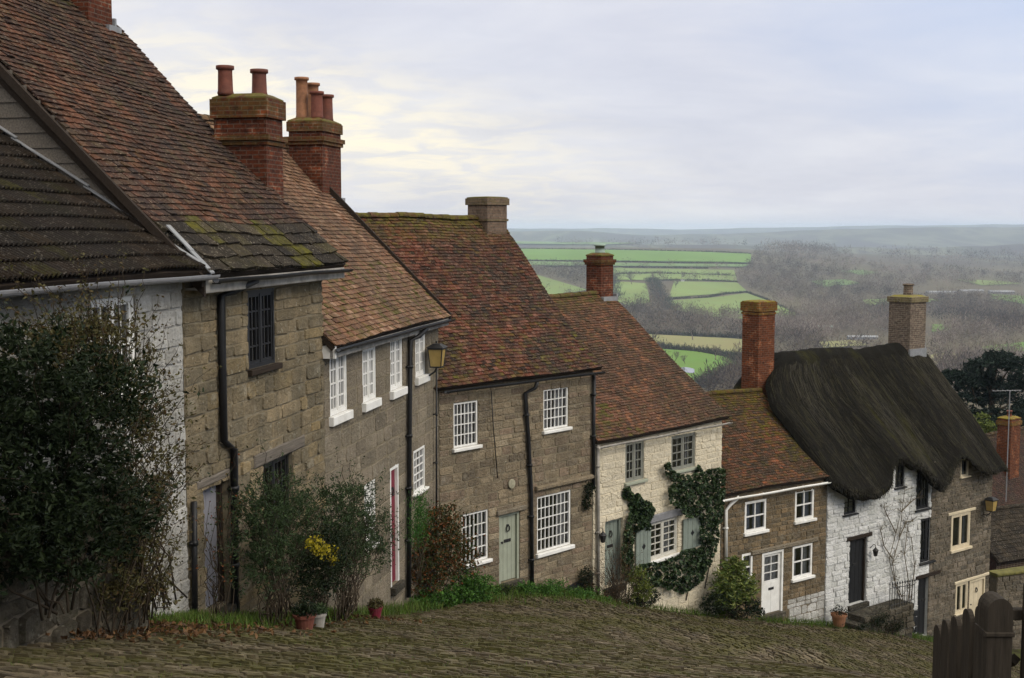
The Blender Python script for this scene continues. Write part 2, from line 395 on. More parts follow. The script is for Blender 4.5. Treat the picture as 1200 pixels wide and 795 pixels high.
fd = g.n('ShaderNodeMapRange'); g.put(fd.inputs[0], sp.outputs['Value']); fd.inputs[1].default_value = 60; fd.inputs[2].default_value = 160
M['ground'] = g.pbr(g.mix(fd.outputs[0], nn, nf), .95, g.bump(g.noise(25, 4, .7, P), .6, .04), .1)
g = G('cobble_setts'); P = g.obj((1,1,1), True)
b = g.ramp(g.attr(0), stops([(.075,.058,.036),(.12,.095,.062),(.04,.031,.021),(.18,.145,.098),(.09,.069,.042)]))
b = g.mix(g.ramp(g.noise(22, 4, .7, P), [(.3, .6), (.6, 0.0)]), b, (.03,.027,.018))
b = g.mix(g.ramp(g.noise(.8, 5, .65, P), [(.4, 0.0), (.58, .8)]), b, g.ramp(g.noise(9, 3, .6, P), [(.35, (.03,.029,.008)), (.7, (.08,.075,.019))]))
M['cobble'] = g.pbr(b, g.ramp(g.noise(12, 2, .5, P), [(.3, .6), (.7, .9)]), g.bump(g.noise(40, 4, .65, P), .6, .02), .12)
g = G('old_thatch')
v = g.obj((9,1.2,1.2)); n1 = g.noise(6, 6, .7, v); n2 = g.noise(.55, 4, .6, g.obj((1.6,.5,.5)), .8)
b = g.ramp(n1, [(.3, (.006,.006,.005)), (.55, (.0125,.0115,.009)), (.8, (.028,.026,.02))])
b = g.mix(g.ramp(n2, [(.55, 0.0), (.68, .85)]), b, g.ramp(n1, [(.35, (.018,.018,.006)), (.7, (.06,.056,.017))]))
M['thatch'] = g.pbr(b, .95, g.bump(g.math('ADD', n1, g.noise(22, 4, .7, v)), .9, .035), .05)
g = G('thatch_straws'); M['straw'] = g.pbr(g.ramp(g.attr(0), stops([(.008,.007,.006),(.014,.012,.01),(.02,.018,.012),(.034,.031,.017),(.04,.036,.028)])), .95, None, .08)

# ------------------------------------------------------------------ facade chain (plan view)
def chain(P, u0x, u1x, vp):
    """follow a facade from photo column u0x to u1x whose horizontals vanish at tan = vp"""
    u0 = P[0]/P[1]; u1 = (u1x-600)/F
    Y1 = P[1]*(vp-u0)/(vp-u1)
    return np.array([u1*Y1, Y1])

P_B = np.array([(213-600)/F*16.0, 16.0]); vB = .215
P_C = chain(P_B, 213, 377, vB)
P_D = chain(P_C, 377, 513, vB); vD = .95
P_E = chain(P_D, 513, 696, vD); vE = .97
P_F = chain(P_E, 696, 849, vE); vF = 1.386
P_G = chain(P_F, 849, 975, vF); vG = 1.30
P_H = chain(P_G, 975, 1099, vG)
P_I = chain(P_H, 1099, 1171, vG)
dB = np.array([vB, 1])/math.hypot(vB, 1)
P_A = P_B - dB*7.5

class House:
    def __init__(s, name, label, P0, P1, zb, cat='house', group='cottages stepping down the hill'):
        s.P = np.array(P0); d = np.array(P1)-s.P; s.L = float(np.linalg.norm(d)); s.x = d/s.L
        s.phi = math.atan2(s.x[0], s.x[1]); s.y = np.array([-s.x[1], s.x[0]]); s.zb = zb
        s.rz = math.pi/2 - s.phi
        s.root = tag(empty(name, (s.P[0], s.P[1], zb), s.rz), label, cat, group)
    def loc(s, px, py, y=0.0):
        d = ray(px, py)
        t = (y + s.P @ s.y)/(d[:2] @ s.y)
        p = d*t
        return float((p[:2]-s.P) @ s.x), float(p[2]-s.zb)
    def w(s, z): return z - s.zb
    def world(s, a, y, z):
        q = s.P + s.x*a + s.y*y
        return np.array([q[0], q[1], z+s.zb])
    def rect(s, x0, x1, yt, yb, y=0.0):
        a0, z1 = s.loc(x0, yt, y); a0b, z0 = s.loc(x0, yb, y); a1, _ = s.loc(x1, yt, y)
        return (a0, a1, z0, z1)

def wob(a, b, seed, amp=1.0):
    return amp*(math.sin(a*.9+seed)*.5 + math.sin(a*2.1+b*1.3+seed*2.3)*.3 + math.sin(b*1.7+a*.4+seed*1.7)*.35)

# ------------------------------------------------------------------ masonry
def stone(mb, x0, x1, z0, z1, relief, mort, m, jit):
    c = (random.random(), random.random(), 0)
    w, h = x1-x0, z1-z0
    r = min(w, h)*U(.06,.2)
    a, b = x0+mort, x1-mort; d, e = z0+mort, z1-mort
    pts = [(a+r,d),(b-r,d),(b,d+r),(b,e-r),(b-r,e),(a+r,e),(a,e-r),(a,d+r)]
    cx, cz = (a+b)/2, (d+e)/2
    pts = [(x+U(-jit,jit), z+U(-jit,jit)) for x,z in pts]
    rel = relief*U(.25,1.3); tx, tz = U(-.35,.35)*relief, U(-.35,.35)*relief
    vs = [(x, .011, z) for x,z in pts]
    ins = min(.013, .2*min(w,h))
    kx, kz = 1-2*ins/w, 1-2*ins/h
    for x,z in pts:
        X, Z = cx+(x-cx)*kx, cz+(z-cz)*kz
        vs.append((X, -rel+tx*(X-cx)/w*2+tz*(Z-cz)/h*2+U(-.12,.12)*relief, Z))
    vs.append((cx+U(-.2,.2)*w, -rel*1.05-U(0,.15)*relief, cz+U(-.15,.15)*h))
    fs = [(i,(i+1)%8,8+(i+1)%8,8+i) for i in range(8)] + [(8+i,8+(i+1)%8,16) for i in range(8)]
    mb.add(vs, fs, m, c)

def facade(H, name, s0, s1, z0, z1, ops, depth, zr, ch, cw, relief, mats, mort=.006, jit=.008, zstone0=None, sides=True, black=None, zones=None, label=None):
    """stone wall with real openings; mats = [stone, mortar, side]"""
    mb = MB(); ym = .002
    xs = sorted({s0, s1, *[min(max(o[k],s0),s1) for o in ops for k in (0,1)]})
    zs = sorted({z0, z1, *[min(max(o[k],z0),z1) for o in ops for k in (2,3)]})
    inside = lambda x, z: any(o[0] < x < o[1] and o[2] < z < o[3] for o in ops)
    for i in range(len(xs)-1):
        for j in range(len(zs)-1):
            if not inside((xs[i]+xs[i+1])/2, (zs[j]+zs[j+1])/2):
                mb.add([(xs[i],ym,zs[j]),(xs[i+1],ym,zs[j]),(xs[i+1],ym,zs[j+1]),(xs[i],ym,zs[j+1])], [(0,1,2,3)], 1)
    for o in ops:
        a,b,c,d = o; q = .3
        mb.add([(a,.01,c),(b,.01,c),(b,.01,d),(a,.01,d),(a,q,c),(b,q,c),(b,q,d),(a,q,d)],
               [(0,4,5,1),(1,5,6,2),(2,6,7,3),(3,7,4,0)], 1, (random.random(),)*3)
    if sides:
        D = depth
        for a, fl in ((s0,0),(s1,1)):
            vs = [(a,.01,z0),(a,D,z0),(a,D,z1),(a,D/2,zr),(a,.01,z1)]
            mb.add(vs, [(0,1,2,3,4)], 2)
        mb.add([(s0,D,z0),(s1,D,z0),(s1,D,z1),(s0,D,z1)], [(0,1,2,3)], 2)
    # stones, course by course
    br = [z0 if zstone0 is None else zstone0]
    for z in zs:
        if z-br[-1] > .1 and z < z1-.1: br.append(z)
    br.append(z1)
    for k in range(len(br)-1):
        gap = br[k+1]-br[k]
        n = max(1, round(gap/U(*ch)))
        hs = np.array([U(*ch) for _ in range(n)]); hs = hs/hs.sum()*gap
        z = br[k]
        for h in hs:
            zc = z+h/2
            free = [(s0, s1)]
            for o in ops:
                if o[2] < zc < o[3]:
                    nf_ = []
                    for a, b in free:
                        if o[1] <= a or o[0] >= b: nf_.append((a,b)); continue
                        if o[0] > a: nf_.append((a, o[0]))
                        if o[1] < b: nf_.append((o[1], b))
                    free = nf_
            for a, b in free:
                x = a
                while x < b-.03:
                    w = min(U(*cw)*(1 if h > .12 else .8), b-x)
                    if b-x-w < .12: w = b-x
                    mi = 0
                    if zones:
                        for zx0,zx1,zz0,zz1,zm in zones:
                            if zx0 < x+w/2 < zx1 and zz0 < zc < zz1: mi = zm
                    stone(mb, x, x+w, z, z+h, relief, mort, mi, jit)
                    x += w
            z += h
    o = mb.build(name, mats, H.root, smooth=False)
    if label: o['label'] = label
    return o

# ------------------------------------------------------------------ windows, doors, pipes
def window(H, rc, cols, rows, fm, lights=1, depth=.06, sill=.07, curtain='curtain', fw=.05, bar=.02, cover=.3, label=None, sillm=None, parent=None):
    s0, s1, z0, z1 = rc
    f = MB(); y0, y1 = depth-.03, depth+.04
    f.box(s0, s0+fw, y0, y1, z0, z1); f.box(s1-fw, s1, y0, y1, z0, z1)
    f.box(s0+fw, s1-fw, y0+.002, y1, z0, z0+fw); f.box(s0+fw, s1-fw, y0+.002, y1, z1-fw, z1)
    W = s1-s0-2*fw; lw = W/lights
    for k in range(lights):
        a = s0+fw+k*lw; b = a+lw
        if k: f.box(a-.025, a+.025, y0+.004, y1-.004, z0+fw, z1-fw)
        if lights > 1:   # casement leaf
            for (p,q) in ((a+(.025 if k else 0), a+.045+(.02 if k else 0)), (b-.045-(.02 if k < lights-1 else 0), b-(.025 if k < lights-1 else 0))):
                f.box(p, q, y0+.012, y1-.006, z0+fw, z1-fw)
            for (p,q) in ((z0+fw, z0+fw+.045), (z1-fw-.045, z1-fw)):
                f.box(a+.03, b-.03, y0+.014, y1-.007, p, q)
        for i in range(1, cols):
            x = a+lw*i/cols
            f.box(x-bar/2, x+bar/2, y0+.018, y1-.012, z0+fw, z1-fw)
        for j in range(1, rows):
            z = z0+fw+(z1-z0-2*fw)*j/rows
            f.box(a, b, y0+.021, y1-.014, z-bar/2, z+bar/2)
    wn = f.build('window', M[fm], parent or H.root)
    if label: wn['label'] = label
    p = MB(); p.add([(s0+.02,depth+.012,z0+.02),(s1-.02,depth+.012,z0+.02),(s1-.02,depth+.012,z1-.02),(s0+.02,depth+.012,z1-.02)], [(0,1,2,3)])
    p.build('pane', M['glass'], wn)
    if sill:
        q = MB(); q.cbox(s0-.07, s1+.07, -.1, depth+.03, z0-sill, z0-.003, .012); q.build('sill', M[sillm or fm], wn)
    if curtain:
        segs = [(s0+.03, s0+.03+W*cover*U(.7,1.2)), (s1-.03-W*cover*U(.7,1.2), s1-.03)]
        for a, b in segs:
            c = MB(); n = 14; vs = []
            for i in range(n+1):
                x = a+(b-a)*i/n; y = depth+.14+.018*math.sin(i*1.9)+U(-.004,.004)
                vs += [(x,y,z0+.01),(x,y+.01,z1-.02)]
            c.add(vs, [(2*i,2*i+2,2*i+3,2*i+1) for i in range(n)])
            c.build('curtain', M[curtain], wn, True)
    return wn

def door(H, rc, dm, fm=None, depth=.1, planks=5, fw=.07, glazed=0, letter=True, knock=True, label=None, dark=False):
    s0, s1, z0, z1 = rc
    a, b = (s0+fw, s1-fw) if fm else (s0+.005, s1-.005)
    zt = z1-fw if fm else z1-.005
    d = MB()
    zg = z0+(zt-z0)*.52 if glazed else zt
    n = planks
    for i in range(n):
        w = (b-a)/n
        d.cbox(a+i*w+.002, a+(i+1)*w-.002, depth, depth+.05, z0+.02, zg, .006)
    if glazed:
        d.box(a, a+.1, depth+.002, depth+.05, zg, zt); d.box(b-.1, b, depth+.002, depth+.05, zg, zt)
        d.box(a+.1, b-.1, depth+.003, depth+.05, zg, zg+.06); d.box(a+.1, b-.1, depth+.003, depth+.05, zt-.09, zt)
        for k in (1,2):
            z = zg+.06+(zt-.09-zg-.06)*k/3
            d.box(a+.1, b-.1, depth+.008, depth+.04, z-.012, z+.012)
        d.box((a+b)/2-.012, (a+b)/2+.012, depth+.01, depth+.038, zg+.06, zt-.09)
    dr = d.build('door', M[dm], H.root)
    if label: dr['label'] = label
    if glazed:
        p = MB(); p.add([(a+.08,depth+.03,zg+.04),(b-.08,depth+.03,zg+.04),(b-.08,depth+.03,zt-.05),(a+.08,depth+.03,zt-.05)], [(0,1,2,3)])
        p.build('pane', M['glass'], dr)
        p = MB(); p.add([(a+.08,depth+.09,zg),(b-.08,depth+.09,zg),(b-.08,depth+.09,zt),(a+.08,depth+.09,zt)], [(0,1,2,3)])
        p.build('curtain', M['curtain'], dr)
    if fm:
        f = MB()
        f.box(s0, s0+fw, depth-.06, depth+.07, z0, z1); f.box(s1-fw, s1, depth-.06, depth+.07, z0, z1)
        f.box(s0+fw, s1-fw, depth-.058, depth+.07, z1-fw, z1)
        f.build('door_frame', M[fm], dr)
    zc = z0+(zg-z0)*(.62 if not glazed else .8)
    if letter:
        q = MB(); q.cbox((a+b)/2-.12, (a+b)/2+.12, depth-.015, depth, zc-.05, zc+.03, .006); q.build('letterbox', M['iron'], dr)
    if knock:
        q = MB(); zk = z0+(zt-z0)*.8
        q.tube([((a+b)/2+.06*math.cos(t), depth-.03, zk+.07*math.sin(t)) for t in np.linspace(0, 2*math.pi, 13)], .014, 5)
        q.box((a+b)/2-.03, (a+b)/2+.03, depth-.035, depth, zk+.05, zk+.1); q.build('knocker', M['iron'], dr)
        q = MB(); q.lathe(0, 0, [(.012,0),(.015,.03),(.03,.04),(.03,.06),(.01,.07)], 10)
        q.v = [(a+.07+x, depth-z, z0+1.0+y) for x,y,z in q.v]; q.build('handle', M['iron'], dr)
    q = MB(); q.cbox(s0-.05, s1+.05, -.12, depth+.06, z0-.16, z0-.003, .015); q.build('threshold', M['slab'], dr)
    return dr

def pipe(H, pts, r=.045, m='black_paint', y=-.08, clips=True, name='drainpipe'):
    P = [(p[0], p[2] if len(p) > 2 else y, p[1]) for p in pts]
    t = MB(); t.tube(P, r, 8)
    if clips:
        for i in range(len(P)-1):
            a, b = np.array(P[i]), np.array(P[i+1])
            L = np.linalg.norm(b-a)
            if L > 1.2:
                for k in range(int(L/1.1)):
                    c = a+(b-a)*((k+.5)*1.1/L)
                    t.lathe(c[0], c[1], [(r*1.35, c[2]-.03), (r*1.35, c[2]+.03)], 8)
                    t.box(c[0]-r*1.6, c[0]+r*1.6, c[1], -.005, c[2]-.012, c[2]+.012)
    return t.build(name, M[m], H.root, True)

def gutter(H, s0, s1, y, z, m, r=.06):
    t = MB(); n = 8; k = 24; vs = []
    for i in range(k+1):
        x = s0+(s1-s0)*i/k; dz = .005*math.sin(i*.5)-.02*(i/k)
        for j in range(n+1):
            an = math.pi+math.pi*j/n
            vs.append((x, y+r*math.cos(an), z+dz+r*math.sin(an)))
        for j in range(n, -1, -1):
            an = math.pi+math.pi*j/n
            vs.append((x, y+(r-.008)*math.cos(an), z+dz+(r-.008)*math.sin(an)))
    q = 2*(n+1); fs = []
    for i in range(k):
        for j in range(q):
            j2 = (j+1) % q
            fs.append((i*q+j, i*q+j2, (i+1)*q+j2, (i+1)*q+j))
    fs += [tuple(range(q)), tuple(k*q+j for j in range(q-1,-1,-1))]
    t.add(vs, fs)
    for i in range(0, int((s1-s0)/.9)+1):
        x = s0+.1+i*.9
        if x < s1: t.box(x-.015, x+.015, y-r*.2, y+.25, z-r-.008, z-r+.004)
    return t.build('gutter', M[m], H.root, False)

# ------------------------------------------------------------------ roofs
def roof(H, s0, s1, ye, ze, yr, zr, tm, gauge=.105, tw=.17, sag=.035, seed=0., big_rows=0, moss=lambda v, s: 0.0, under='dark_wood', ridge=True, pant=False, name='roof', label=None, skew=0.0):
    mb = MB(); sl = np.array([yr-ye, zr-ze]); L = float(np.hypot(*sl)); t = sl/L; nrm = np.array([-t[1], t[0]])
    def P(s, a, h):
        s = s + skew*a
        hh = h + sag*wob(s, a, seed) - sag*1.2*math.sin(math.pi*min(max(a/L,0),1))
        q = np.array([ye,ze]) + t*a + nrm*hh
        return (s, q[0], q[1])
    nx, ny = 24, 12
    for (h, flip) in ((-.02, 0), (-.11, 1)):      # deck and soffit
        vs = [P(s0+(s1-s0)*i/nx, L*j/ny, h) for i in range(nx+1) for j in range(ny+1)]
        fs = []
        for i in range(nx):
            for j in range(ny):
                q = (i*(ny+1)+j, (i+1)*(ny+1)+j, (i+1)*(ny+1)+j+1, i*(ny+1)+j+1)
                fs.append(q if not flip else q[::-1])
        mb.add(vs, fs, 1)
    for (a0,a1) in ((s0,s0),(s1,s1)):
        vs = []
        for j in range(ny+1): vs += [P(a0, L*j/ny, -.02), P(a0, L*j/ny, -.11)]
        mb.add(vs, [(2*j,2*j+1,2*j+3,2*j+2) for j in range(ny)], 1)
    vs = []
    for i in range(nx+1): vs += [P(s0+(s1-s0)*i/nx, 0, -.02), P(s0+(s1-s0)*i/nx, 0, -.11)]
    mb.add(vs, [(2*i,2*i+1,2*i+3,2*i+2) for i in range(nx)], 1)
    # back slope
    yb = 2*yr-ye
    vs = [P(s0, L, -.02), P(s1, L, -.02), (s1, yb, ze), (s0, yb, ze), P(s0, L, -.11), P(s1, L, -.11), (s1, yb-.05, ze-.1), (s0, yb-.05, ze-.1)]
    mb.add(vs, [(0,1,2,3),(7,6,5,4),(0,3,7,4),(1,5,6,2),(2,6,7,3)], 2 if big_rows else 0, (.3,.5,0))
    a = 0.0; row = 0
    while a < L-.03:
        g = .24 if row < big_rows else (.3 if pant else gauge)
        if pant:
            w = .085; n = int((s1-s0)/w)
            hl = min(g*1.15, L-a+.05)
            cprev = None
            for i in range(n):
                if i % 4 == 0: cr = (random.random(), random.random(), moss(a/L, (i+.5)/n)*random.random()); jz = U(-.004,.004); ja = U(-.01,.01)
                x = s0+i*w
                prof = [(0,.03),(.28,.062),(.55,.062),(.8,.03),(1,.03)]
                vs = []
                for (q, h) in prof: vs += [P(x+q*w, a+ja, h+jz+.022), P(x+q*w, a+hl, h-.022), P(x+q*w, a+ja, h+jz-.004)]
                fs = []
                for k in range(4): fs += [(3*k,3*k+3,3*k+4,3*k+1), (3*k+2,3*k+5,3*k+3,3*k)]
                mb.add(vs, fs, 0, cr)
        else:
            w0 = tw*2.1 if row < big_rows else tw
            x = s0 - (row % 2)*w0*.5 + U(-.02,.02)
            while x < s1:
                w = w0*U(.94,1.06) if row >= big_rows else w0*U(.7,1.35)
                xa, xb = max(x, s0), min(x+w, s1)
                x += w
                if xb-xa < .03: continue
                gp = .004; th = .026 if row >= big_rows else .055
                hl = min(g*1.5, L-a+.04)
                jj = .009 if row >= big_rows else .03; j1, j2 = U(-jj,jj), U(-jj,jj); lift = U(-.003,.01)+(.014 if random.random() < .06 else 0)+(U(0,.03) if row < big_rows else 0)
                r1 = U(-.004,.004)
                # camber: the tail edge is bowed
                xm = (xa+xb)/2
                ht = .03+lift
                vs = [P(xa+gp, a+j1, ht+r1), P(xm, a+(j1+j2)/2, ht+.004), P(xb-gp, a+j2, ht-r1),
                      P(xb-gp, a+hl, .004), P(xm, a+hl, .007), P(xa+gp, a+hl, .004),
                      P(xa+gp, a+j1, ht+r1-th), P(xm, a+(j1+j2)/2, ht+.004-th), P(xb-gp, a+j2, ht-r1-th),
                      P(xb-gp, a+hl, -.012), P(xa+gp, a+hl, -.012)]
                c = (random.random(), random.random(), min(1., moss(a/L, (xm-s0)/(s1-s0))*U(.4,1.5)))
                mb.add(vs, [(0,1,4,5),(1,2,3,4),(6,7,1,0),(7,8,2,1),(8,9,3,2),(10,6,0,5)], 2 if row < big_rows else 0, c)
        a += g*U(.96,1.04); row += 1
    mats = [M[tm], M[under], M['tile_stone'] if big_rows else M[tm]]
    o = mb.build(name, mats, H.root)
    if label: o['label'] = label
    if ridge:
        rb = MB(); x = s0+skew*L; xe = s1+skew*L
        while x < xe-.05:
            w = min(U(.28,.36), xe-x); r_ = .1*U(.92,1.08); dz = U(-.008,.008)
            q = P(x-skew*L, L, 0); vs = []
            for xx in (x+.004, x+w-.004):
                for k in range(9):
                    an = math.pi*(k/8)
                    vs.append((xx, q[1]+r_*1.15*math.cos(an), q[2]-.05+dz+r_*math.sin(an)*1.1+.04))
            fs = [(k,k+1,9+k+1,9+k) for k in range(8)]+[tuple(range(8,-1,-1)), tuple(range(9,18))]
            rb.add(vs, fs, 0, (random.random(), random.random(), .9*moss(1, (x-s0)/(s1-s0))))
            x += w
        rb.build('ridge_tiles', M[tm], o)
    return o

def chimney(H, s0, s1, y0, y1, z0, z1, m, bands=(), pots=(), capm=None, cap_h=.1, flash=None, label=None, name='chimney'):
    c = MB(); c.box(s0, s1, y0, y1, z0, z1, 0, (.5,.5,0))
    for (zz, h, o) in bands:
        c.box(s0-o, s1+o, y0-o, y1+o, zz, zz+h, 0, (.5,.5,.35))
    # mossy mortar flaunching
    x0,x1,ya,yb = s0-.02,s1+.02,y0-.02,y1+.02; i = .14
    c.add([(x0,ya,z1-.004),(x1,ya,z1-.004),(x1,yb,z1-.004),(x0,yb,z1-.004),(x0,ya,z1+.03),(x1,ya,z1+.03),(x1,yb,z1+.03),(x0,yb,z1+.03),
           (x0+i,ya+i,z1+cap_h),(x1-i,ya+i,z1+cap_h),(x1-i,yb-i,z1+cap_h),(x0+i,yb-i,z1+cap_h)],
          [(0,1,5,4),(1,2,6,5),(2,3,7,6),(3,0,4,7),(4,5,9,8),(5,6,10,9),(6,7,11,10),(7,4,8,11),(8,9,10,11)], 1, (.5,.5,1))
    ch = c.build(name, [M[m], M[m]], H.root)
    if label: ch['label'] = label
    for (ps, py, r, h, pm) in pots:
        p = MB(); zb = z1+cap_h-.03
        p.lathe(ps, py, [(r*.9,zb),(r*1.0,zb+.04),(r*.92,zb+.08),(r*.86,zb+h*.8),(r*.88,zb+h-.07),(r*1.1,zb+h-.06),(r*1.1,zb+h),(r*.8,zb+h),(r*.75,zb+h-.15)], 16)
        p.build('chimney_pot', M[pm], ch, True)
    if flash:
        f = MB()
        for b in flash: f.box(*b)
        f.build('flashing', M['lead'], ch)
    return ch

# ================================================================== the cottages
def mossy(eave=.0, ridge=.6, speck=.12):
    return lambda v, s: max(ridge*max(0, (v-.86)/.14), eave*max(0, (.3-v)/.3)) + (speck if random.random() < .5 else 0)

# ---- A: low white cottage with the dark concrete tile roof
A = House('white_cottage', 'low whitewashed cottage with a dark concrete tile roof half hidden by the big evergreen bush', P_A, P_B, -3.6)
wA = A.rect(106, 158, 352, 470)
facade(A, 'wall', 0, A.L-.02, -2.2, A.w(-.68), [wA], 6.5, A.w(1.5), (.16,.24), (.25,.5), .018, [M['lime_old'], M['lime_old'], M['lime_old']])
window(A, wA, 2, 2, 'white_paint', lights=2, depth=.05, cover=.2, label='white casement behind the evergreen bush')
roof(A, -.2, A.L-.03, -.33, A.w(-.53), 3.6, A.w(1.9), 'pantile', pant=True, sag=.02, seed=3, moss=lambda v, s: .8 if random.random() < .12+.3*v else .1, ridge=True)
gutter(A, -.2, A.L+.12, -.42, A.w(-.57), 'zinc', .065)
fl = MB()
for k in range(7):
    t0, t1 = k/7, (k+1)/7
    f0 = (-.3+t0*3.6, A.w(-.5)+t0*2.24); f1 = (-.3+t1*3.6+.06, A.w(-.5)+t1*2.24+.02)
    j = .02*(k % 2)
    vs = [(A.L-.1,f0[0],f0[1]+.075+j),(A.L-.045,f0[0],f0[1]+.085+j),(A.L-.045,f1[0],f1[1]+.085+j),(A.L-.1,f1[0],f1[1]+.075+j)]
    fl.add(vs+[(x,y,z-.015) for x,y,z in vs], [(0,1,2,3),(7,6,5,4),(0,4,5,1),(1,5,6,2),(2,6,7,3),(3,7,4,0)])
fl.build('flashing', M['lead'], A.root)

# ---- B: tall stone house with the steep red roof
B = House('stone_house', 'tall golden stone house with steep red tile roof and black drainpipe nearest the camera', P_B, P_C, -5.1)
w1 = B.rect(289, 321, 341, 434); w2 = B.rect(308, 343, 545, 640); dB_ = B.rect(238, 268, 572, 727)
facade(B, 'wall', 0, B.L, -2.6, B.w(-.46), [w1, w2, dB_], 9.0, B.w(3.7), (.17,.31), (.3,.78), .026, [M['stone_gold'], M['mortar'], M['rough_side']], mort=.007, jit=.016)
window(B, w1, 3, 4, 'black_paint', lights=2, depth=.03, sill=.09, curtain=None, fw=.06, bar=.025, label='dark leaded casement under the eaves', sillm='dark_wood')
window(B, w2, 3, 3, 'black_paint', lights=2, depth=.1, sill=0, curtain=None, fw=.06, label='dark barred window behind the shrubs')
door(B, dB_, 'lilac', 'dark_wood', depth=.16, planks=4, letter=False, knock=False, label='pale lilac plank door in a deep dark reveal')
lt = MB(); lt.cbox(w2[0]-.35, w2[1]+.45, -.04, .25, w2[3]+.003, w2[3]+.2, .02); lt.build('lintel', M['grey_wood'], B.root)
lt = MB(); lt.cbox(dB_[0]-.2, dB_[1]+.15, -.03, .25, dB_[3]+.003, dB_[3]+.12, .02); lt.build('lintel', M['grey_wood'], B.root)
def mossB(v, s): return (.9 if (v < .16 and wob(s*14, v*9, 5.5) > .45) else 0)+max(0, (v-.9)*6)+(.15 if random.random() < .3 else 0)
roof(B, -.02, B.L+.32, -.34, B.w(-.58), 4.2, B.w(3.88), 'tile_red', gauge=.115, tw=.17, sag=.05, seed=1.3, big_rows=4, moss=mossB)
bb = MB()   # barge board on the near gable
for (o0, o1, h0, h1) in ((-.1,-.05,-.26,.0), (-.16,-.1,-.12,.03)):
    ye, ze, yr, zr = -.36, B.w(-.62), 4.2, B.w(3.84)
    vs = [(x,y,z) for x in (o0,o1) for (y,z) in ((ye,ze+h0),(yr,zr+h0),(yr,zr+h1),(ye,ze+h1))]
    bb.add(vs, [(0,1,2,3),(7,6,5,4),(0,4,5,1),(1,5,6,2),(2,6,7,3),(3,7,4,0)])
bb.build('barge_board', M['dark_wood'], B.root)
wb = MB(); k = 0; z = B.w(-.55)
while z < B.w(3.4):
    h = .2; yy = max(.02, (z+h-B.w(-.62))*.98-.3)
    vs = [(-.02,yy,z),(-.02,8.3-yy,z),(-.05,yy,z),(-.05,8.3-yy,z),(-.03,yy,z+h+.02),(-.03,8.3-yy,z+h+.02)]
    wb.add(vs, [(2,4,5,3),(0,2,3,1)], 0, (random.random(), random.random(), 0)); z += h
wb.build('weatherboarding', M['grey_wood'], B.root)
fa = MB(); fa.cbox(.02, B.L+.28, -.31, -.26, B.w(-.84), B.w(-.66), .01); fa.cbox(.02, B.L+.28, -.26, .0, B.w(-.80), B.w(-.77), .005)
fa.build('fascia_board', M['fascia'], B.root)
gutter(B, .15, B.L+.3, -.41, B.w(-.66), 'black_paint', .055)
fl = MB()
for k in range(2):
    y0_, y1_ = -.42+k*.28, -.42+(k+1)*.28+.05; zf = lambda y: B.w(-.60)+(y+.36)*.98+.1+.01*k
    vs = [(-.02,y0_,zf(y0_)),(.09,y0_,zf(y0_)+.0),(.09,y1_,zf(y1_)),(-.02,y1_,zf(y1_))]
    fl.add(vs+[(x,y,zz-.02) for x,y,zz in vs], [(0,1,2,3),(7,6,5,4),(0,4,5,1),(1,5,6,2),(2,6,7,3),(3,7,4,0)])
fl.build('flashing', M['lead'], B.root)
q = [B.loc(261,347,-.1), B.loc(262,420,-.1), B.loc(264,517,-.1), B.loc(276,527,-.1), B.loc(277,735,-.1)]
pipe(B, [(q[0][0]+.55, B.w(-.72), -.36), (q[0][0]+.15, B.w(-.86), -.2), q[0], q[1], q[2], q[3], q[4]], .055)
pipe(B, [B.loc(226,588,-.06), B.loc(227,740,-.06)], .04)
chimney(B, B.L-.75, B.L+.0, 3.75, 4.5, B.w(2.8), B.w(5.4), 'brick_red', [(B.w(4.4),.07,.05),(B.w(5.2),.12,.06)], [(B.L-.4,4.1,.14,.5,'pot')],
        flash=[(B.L-.3,B.L+.1,3.63,3.76,B.w(3.2),B.w(3.45)),(B.L+.0,B.L+.06,3.7,4.3,B.w(3.2),B.w(3.6))], label='red brick chimney with pale flashing on the near ridge')

# ---- C: long stone cottage with four tall white windows
C = House('stone_cottage', 'grey stone cottage with tan tile roof and four tall white upstairs windows', P_C, P_D, -6.4)
cw = [C.rect(386,406,415,489), C.rect(424.5,440,407,473), C.rect(457,471,396,459), C.rect(486.5,498,388,443)]
cl = [C.rect(427,440,569,640), C.rect(484,497,529.5,580)]
dC = C.rect(457,467,549,690)
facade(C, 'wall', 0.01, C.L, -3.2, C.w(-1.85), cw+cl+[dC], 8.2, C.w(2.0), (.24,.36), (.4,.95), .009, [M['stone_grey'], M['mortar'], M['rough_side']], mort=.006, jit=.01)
for i, r_ in enumerate(cw):
    window(C, r_, 2, 4, 'white_paint', lights=2, depth=.035, sill=.16, cover=.32, fw=.06, bar=.026)
window(C, cl[0], 2, 4, 'white_paint', lights=2, depth=.04, sill=.12, label='white window low down behind the shrubs')
window(C, cl[1], 3, 5, 'white_paint', lights=1, depth=.02, sill=.05, cover=.6, label='white small paned window by the corner downpipe')
door(C, dC, 'crimson', 'white_paint', depth=.06, planks=3, letter=False, knock=True, label='crimson front door in a white frame')
def mossC(v, s): return (.75 if (v < .3 and random.random() < .3) else 0)+max(0, (v-.9)*5)+(.2 if random.random() < .35 else 0)
roof(C, -.05, C.L+.22, -.26, C.w(-1.98), 3.9, C.w(2.2), 'tile_tan', gauge=.115, tw=.175, sag=.05, seed=4.1, moss=mossC)
vg = MB()
ye, ze, yr, zr = -.26, C.w(-1.98), 3.9, C.w(2.2)
vs = [(x,y,z) for x in (C.L+.16, C.L+.235) for (y,z) in ((ye,ze-.12),(yr,zr-.12),(yr,zr+.05),(ye,ze+.05))]
